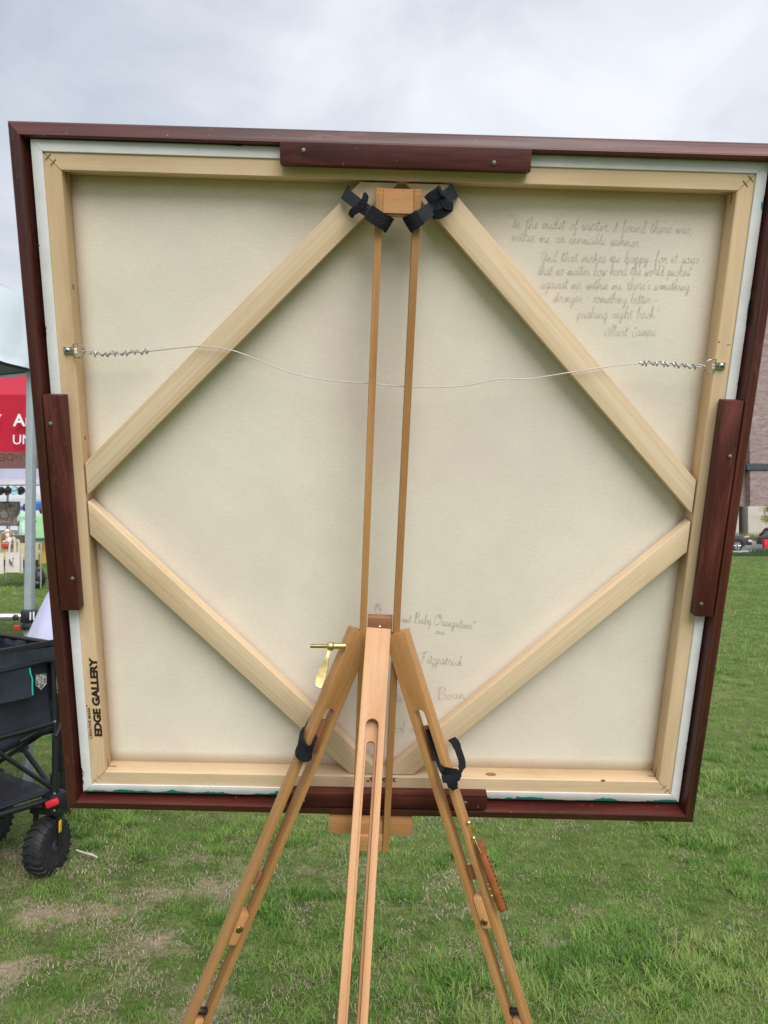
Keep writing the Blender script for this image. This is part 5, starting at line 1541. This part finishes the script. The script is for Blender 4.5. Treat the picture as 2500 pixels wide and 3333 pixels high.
# ornamental grass behind the wall
def blades(name, x0, x1, y0, y1, n, h0, h1, mat, label, z=0.3, w=0.02):
    V, Fc = [], []
    rr_ = random.Random(8)
    for _ in range(n):
        x, y = rr_.uniform(x0, x1), rr_.uniform(y0, y1)
        h = rr_.uniform(h0, h1); dx, dy = rr_.gauss(0, 0.16), rr_.gauss(0, 0.1)
        b = len(V)
        V += [(x - w, y, z), (x + w, y, z), (x + dx * 0.5 + w * 0.6, y + dy * 0.5, z + h * 0.62), (x + dx * 0.5 - w * 0.6, y + dy * 0.5, z + h * 0.62), (x + dx * 1.3, y + dy, z + h)]
        Fc += [(b, b + 1, b + 2, b + 3), (b + 3, b + 2, b + 4)]
    o = from_py(name, V, Fc, mat)
    return tag(o, label, 'grass', kind='stuff')
OG = simple('ornamental_grass_leaf', (0.115, 0.150, 0.055), 0.8, 0, 0.35, 2)
blades('ornamental_grass', 20, 42, 58.9, 60.6, 5200, 0.55, 1.05, OG, 'tall ornamental grass growing behind the low concrete wall')
DG = simple('lawn_edge_leaf', (0.035, 0.085, 0.022), 0.8, 0, 0.3, 2)
blades('verge_grass', 18, 34, 42.4, 46.0, 9000, 0.05, 0.20, DG, 'darker unmown grass along the sidewalk edge', 0.0, 0.018)
blades('verge_clump', 21.8, 27.5, 44.0, 45.9, 2600, 0.20, 0.42, DG, 'dark green grass clump hiding the sidewalk at the right edge', 0.0, 0.02)
# building
def brick_mat():
    m, t, b = new_mat('far_brickwork', 0.9, 0, 0.1)
    c = t.nodes.new('ShaderNodeTexCoord')
    sp_ = t.nodes.new('ShaderNodeSeparateXYZ'); cb_ = t.nodes.new('ShaderNodeCombineXYZ')
    t.links.new(c.outputs['Object'], sp_.inputs[0])
    ad = nd(t, 'ShaderNodeMath', operation='ADD')
    t.links.new(sp_.outputs['X'], ad.inputs[0]); t.links.new(sp_.outputs['Y'], ad.inputs[1])
    t.links.new(ad.outputs[0], cb_.inputs['X']); t.links.new(sp_.outputs['Z'], cb_.inputs['Y'])
    br_ = t.nodes.new('ShaderNodeTexBrick')
    br_.inputs['Scale'].default_value = 2.2
    br_.inputs['Color1'].default_value = (0.26, 0.185, 0.17, 1); br_.inputs['Color2'].default_value = (0.34, 0.27, 0.255, 1); br_.inputs['Mortar'].default_value = (0.36, 0.33, 0.31, 1)
    br_.inputs['Mortar Size'].default_value = 0.012
    t.links.new(cb_.outputs[0], br_.inputs['Vector'])
    n = noise(t, coord(t, (0.35, 0.35, 1.6), False), 2.2, 5, 0.7)
    t.links.new(mixc(t, br_.outputs['Color'], ramp(t, n, (0.3, (0.72, 0.70, 0.72)), (0.7, (1.2, 1.15, 1.12))), 1.0, 'MULTIPLY'), b.inputs['Base Color'])
    return m
BRK = brick_mat()
BEIGE = simple('beige_stone', (0.52, 0.47, 0.405), 0.85, 0, 0.10, 1.0)
DSTEEL = simple('dark_steel_band', (0.040, 0.052, 0.062), 0.5, 0, 0.15, 2)
BY = 75.0
bld = thing('brick_building', (45, BY + 8, 0), 'brick building with a pale stone base and a dark steel band, right of the frame', 'building')
def bxs(name, x0, x1, y0, y1, z0, z1, mat, par=bld): return box(name, (x1 - x0, y1 - y0, z1 - z0), mat, par, T((x0 + x1) / 2, (y0 + y1) / 2, (z0 + z1) / 2))
zl = at(0, 1648, BY).z; zb0, zb1 = at(0, 1531, BY).z, at(0, 1509, BY).z
xc = at(2443, 0, BY).x; xd0, xd1 = at(2408, 0, BY).x, at(2434, 0, BY).x
bxs('brick_wall', xc, 64, BY, BY + 16, zl, zb0, BRK)
bxs('brick_wall', xc, 64, BY, BY + 16, zb1, 24, BRK)
bxs('brick_wall', 27, xc - 0.004, BY + 0.9, BY + 16.004, zl + 0.004, zb0, BRK)
bxs('brick_wall', 27, xc - 0.004, BY + 0.9, BY + 16.004, zb1, 24.004, BRK)
bxs('steel_band', 26.8, xc - 0.006, BY + 0.62, BY + 15.9, zb0 + 0.003, zb1 - 0.003, DSTEEL)
bxs('steel_band', xc - 0.35, 64.1, BY - 0.15, BY + 15.8, zb0 + 0.05, zb1 - 0.003, DSTEEL)
bxs('stone_base', xd1, 64.2, BY - 0.10, BY + 15.8, 0, zl - 0.004, BEIGE)
bxs('stone_base', 26.9, xd0, BY + 0.2, BY + 15.8, 0, zl - 0.004, BEIGE)
dr = bxs('doorway', xd0 + 0.004, xd1 - 0.004, BY + 1.4, BY + 1.5, 0, zl - 0.01, simple('dark_glass_door', (0.05, 0.052, 0.052), 0.25, 0, 0.15, 1))
bxs('door_frame', xd1 - 0.24, xd1 - 0.02, BY + 1.2, BY + 1.38, 0, zl - 0.02, DSTEEL, dr)
bxs('door_frame', xd0 + 0.02, xd0 + 0.10, BY + 1.2, BY + 1.38, 0, zl - 0.02, DSTEEL, dr)
bxs('parapet', 26.8, 64.3, BY - 0.2, BY + 16.2, 24.01, 24.5, DSTEEL)
# tree in front of the building
BARK = simple('tree_bark', (0.10, 0.075, 0.055), 0.9, 0, 0.3, 10)
def leaf_mat(name, a, b_):
    m, t, b = new_mat(name, 0.6, 0, 0.3)
    g = t.nodes.new('ShaderNodeAttribute'); g.attribute_name = 'tint'
    t.links.new(ramp(t, g.outputs['Fac'], (0.0, a), (1.0, b_)), b.inputs['Base Color'])
    return m
tpos = at(2556, 1740, 61.0); tpos.z = 0
tree = thing('young_tree', tpos, 'small tree with yellow green leaves before the brick building', 'tree')
tr = [tube_geo([tpos + Vector((0, 0, 0)), tpos + Vector((0.03, 0, 1.4)), tpos + Vector((-0.02, 0, 3.0)), tpos + Vector((0, 0, 4.6))], [0.11, 0.09, 0.065, 0.02], 10)]
rr_ = random.Random(21)
tips = []
for k in range(16):
    z = rr_.uniform(1.5, 4.2); a = rr_.uniform(0, 6.28) if k > 5 else math.pi + rr_.uniform(-0.9, 0.9)
    l = (4.9 - z) * rr_.uniform(0.45, 0.68)
    s = tpos + Vector((0, 0, z)); m_ = s + Vector((math.cos(a) * l * 0.5, math.sin(a) * l * 0.5, l * 0.12)); e_ = s + Vector((math.cos(a) * l, math.sin(a) * l, l * 0.16))
    tr.append(tube_geo([s, m_, e_], [0.035, 0.02, 0.007], 6)); tips += [(m_, 0.30), (e_, 0.42), (m_.lerp(e_, 0.5), 0.36)]
from_py('trunk', *join_geo(tr), BARK, tree, smooth=True)
V, Fc, tn = [], [], []
for c, r in tips:
    for _ in range(95):
        p = c + Vector((rr_.gauss(0, r * 0.6), rr_.gauss(0, r * 0.6), rr_.gauss(0, r * 0.36)))
        d1 = Vector((rr_.gauss(0, 1), rr_.gauss(0, 1), rr_.gauss(0, 0.6))).normalized(); d2 = d1.orthogonal().normalized()
        s = rr_.uniform(0.05, 0.095)
        b = len(V)
        V += [p - d1 * s, p + d2 * s * 0.5, p + d1 * s, p - d2 * s * 0.5]; Fc.append((b, b + 1, b + 2, b + 3)); tn += [rr_.random()] * 4
cr_ = from_py('crown', V, Fc, leaf_mat('yellow_green_leaf', (0.12, 0.10, 0.018), (0.42, 0.33, 0.075)), tree)
a_ = cr_.data.attributes.new('tint', 'FLOAT', 'POINT'); a_.data.foreach_set('value', tn)

# ------------------------------------------------------------------ vehicles
GLASS = simple('tinted_glass', (0.02, 0.022, 0.025), 0.08, 0, 0.1, 2, 0.6)
CHROME = simple('alloy_wheel', (0.60, 0.61, 0.62), 0.3, 0.6, 0.1, 6)
TYRE = simple('car_tyre', (0.018, 0.018, 0.019), 0.8)
def car(loc, flip, paint, trim, name, label, profile, Lc, Wc, wheels, wr):
    """side profile (x, z) extruded across; x forward"""
    t_ = thing(name, loc, label, 'car')
    B = T(*loc) @ (RZ(math.pi) if flip else I4)
    Mx = B @ RX(math.pi / 2)
    bd_ = prism('body', profile['body'], -Wc / 2, Wc / 2, paint, t_, Mx, 0.06)
    gl = prism('cabin', profile['cabin'], -Wc / 2 + 0.09, Wc / 2 - 0.09, GLASS, t_, Mx, 0.05)
    prism('roof', profile['roof'], -Wc / 2 + 0.06, Wc / 2 - 0.06, profile.get('roof_mat', paint), t_, Mx, 0.03)
    for pl_ in profile['pillars']:
        for sy in (-1, 1):
            prism('pillar', pl_, sy * (Wc / 2 - 0.085) - 0.02, sy * (Wc / 2 - 0.085) + 0.02, paint, t_, Mx, 0.005)
    for (x, z0, z1, dx) in profile['bumpers']:
        box('bumper', (dx, Wc + 0.02, z1 - z0), trim, t_, B @ T(x, 0, (z0 + z1) / 2), 0.05)
    for sy in (-1, 1):
        for (x, z, sx, sz, mt, nm) in profile['lights']:
            box(nm, (sx, 0.16, sz), mt, t_, B @ T(x, sy * (Wc / 2 - 0.06), z), 0.03)
        for x in wheels:
            Mw_ = B @ T(x, sy * (Wc / 2 - 0.09), wr) @ RX(math.pi / 2)
            wv = lathe('wheel', [(wr * 0.62, -0.11), (wr * 0.95, -0.11), (wr, -0.07), (wr, 0.07), (wr * 0.95, 0.11), (wr * 0.62, 0.11)], TYRE, t_, Mw_, 32)
            geo = [lathe_geo([(wr * 0.64, -0.112), (wr * 0.66, -0.10), (wr * 0.66, 0.10), (wr * 0.64, 0.112), (wr * 0.58, 0.105), (wr * 0.57, 0.05), (wr * 0.2, 0.055), (wr * 0.02, 0.06)], 32)]
            for s_ in (-1, 1):
                for k in range(6):
                    a = k * math.pi / 3
                    geo.append(tube_geo([(wr * 0.15 * math.cos(a), wr * 0.15 * math.sin(a), s_ * 0.09), (wr * 0.6 * math.cos(a), wr * 0.6 * math.sin(a), s_ * 0.10)], 0.04, 6))
            from_py('rim', *join_geo(geo), CHROME, wv, Mw_, smooth=True)
            V = [(wr * 1.26 * math.cos(a), wr * 1.22 * math.sin(a) ) for a in [math.pi * (-0.08 + 1.16 * k / 14) for k in range(15)]]
            W2 = [(wr * 1.06 * math.cos(a), wr * 1.06 * math.sin(a)) for a in [math.pi * (1.08 - 1.16 * k / 14) for k in range(15)]]
            prism('wheel_arch', V + W2, -0.03, 0.03, trim, t_, B @ T(x, sy * (Wc / 2 + 0.012), wr) @ RX(math.pi / 2), 0.006)
    return t_
AMB = simple('amber_lens', (0.75, 0.16, 0.01), 0.2); LAMP = simple('headlamp_lens', (0.62, 0.64, 0.64), 0.15, 0.3)
SUVP = simple('dark_grey_paint', (0.055, 0.068, 0.078), 0.25, 0.2, 0.05, 2); TRIM = simple('black_trim', (0.016, 0.017, 0.018), 0.5)
suv = {'body': [(-2.25, 0.42), (-2.28, 0.95), (-2.2, 1.12), (0.78, 1.14), (1.0, 1.13), (2.02, 1.08), (2.18, 1.0), (2.22, 0.78), (2.2, 0.45), (1.9, 0.40), (-1.9, 0.40)],
       'cabin': [(-2.12, 1.10), (-2.02, 1.68), (0.35, 1.70), (0.82, 1.12)], 'roof': [(-2.1, 1.66), (-2.0, 1.80), (0.1, 1.82), (0.42, 1.68), (0.2, 1.66)],
       'pillars': [[(-2.14, 1.1), (-2.04, 1.7), (-1.8, 1.7), (-1.75, 1.1)], [(-0.6, 1.1), (-0.6, 1.7), (-0.45, 1.7), (-0.4, 1.1)], [(0.3, 1.7), (0.44, 1.7), (0.90, 1.1), (0.78, 1.1)]],
       'bumpers': [(2.18, 0.42, 0.82, 0.40), (-2.22, 0.45, 0.75, 0.25)], 'lights': [(2.02, 0.96, 0.42, 0.13, AMB, 'indicator'), (2.27, 0.70, 0.26, 0.15, LAMP, 'fog_light'), (2.10, 0.99, 0.26, 0.10, LAMP, 'headlight'), (-2.24, 0.95, 0.12, 0.3, REDP, 'tail_light')]}
q = at(2436, 1795, 52.5)
car((q.x - 2.40, 52.9, -0.01), False, SUVP, TRIM, 'parked_car', 'dark grey sport utility car nosing out behind the right side of the frame', suv, 4.6, 1.85, (1.38, -1.38), 0.39)
MAR = simple('maroon_paint', (0.070, 0.012, 0.016), 0.25, 0.2, 0.05, 2)
sed = {'body': [(-2.3, 0.45), (-2.34, 0.9), (-2.25, 1.02), (0.8, 1.02), (2.0, 0.95), (2.2, 0.8), (2.2, 0.42), (-1.9, 0.36)],
       'cabin': [(-2.2, 1.0), (-1.75, 1.55), (0.2, 1.58), (0.95, 1.0)], 'roof': [(-1.85, 1.50), (-1.7, 1.62), (0.0, 1.64), (0.3, 1.55), (0.1, 1.52)],
       'pillars': [[(-2.25, 1.0), (-1.78, 1.58), (-1.5, 1.58), (-1.85, 1.0)], [(-0.6, 1.0), (-0.6, 1.56), (-0.48, 1.56), (-0.45, 1.0)], [(0.15, 1.58), (0.3, 1.58), (1.0, 1.0), (0.9, 1.0)]],
       'bumpers': [(2.15, 0.38, 0.66, 0.3), (-2.24, 0.40, 0.68, 0.25)], 'lights': [(2.1, 0.78, 0.2, 0.14, LAMP, 'headlight'), (-2.28, 0.85, 0.12, 0.22, REDP, 'tail_light')]}
q = at(2489, 1790, 55.5)
car((q.x + 2.38, 55.9, -0.01), False, MAR, TRIM, 'parked_car', 'maroon car whose rear end shows at the right edge of the photo', sed, 4.6, 1.8, (1.4, -1.4), 0.34)
q = at(2491, 1786, 52.0)
bn = thing('red_bin', (q.x, 52.0, 0), 'bright red wheeled bin at the right edge by the maroon car', 'bin')
RBIN = simple('red_bin_plastic', (0.68, 0.02, 0.045), 0.4, 0, 0.08, 3)
bm = box_bm((0.34, 0.34, 0.62), 0, (0, 0, 0.43))
for v in bm.verts:
    if v.co.z < 0.3: v.co.x *= 0.78; v.co.y *= 0.78
bev(bm, 0.03)
from_bm('bin_body', bm, RBIN, bn, T(q.x, 52.0, 0))
box('lid', (0.38, 0.38, 0.06), RBIN, bn, T(q.x, 52.0, 0.775), 0.02)
for s in (-1, 1):
    lathe('wheel', [(0.05, -0.03), (0.09, -0.03), (0.09, 0.03), (0.05, 0.03)], simple('pale_wheel', (0.6, 0.58, 0.58), 0.5) if 'pale_wheel' not in bpy.data.materials else bpy.data.materials['pale_wheel'], bn, T(q.x + 0.12 * s, 52.0, 0.085) @ RY(math.pi / 2), 16)
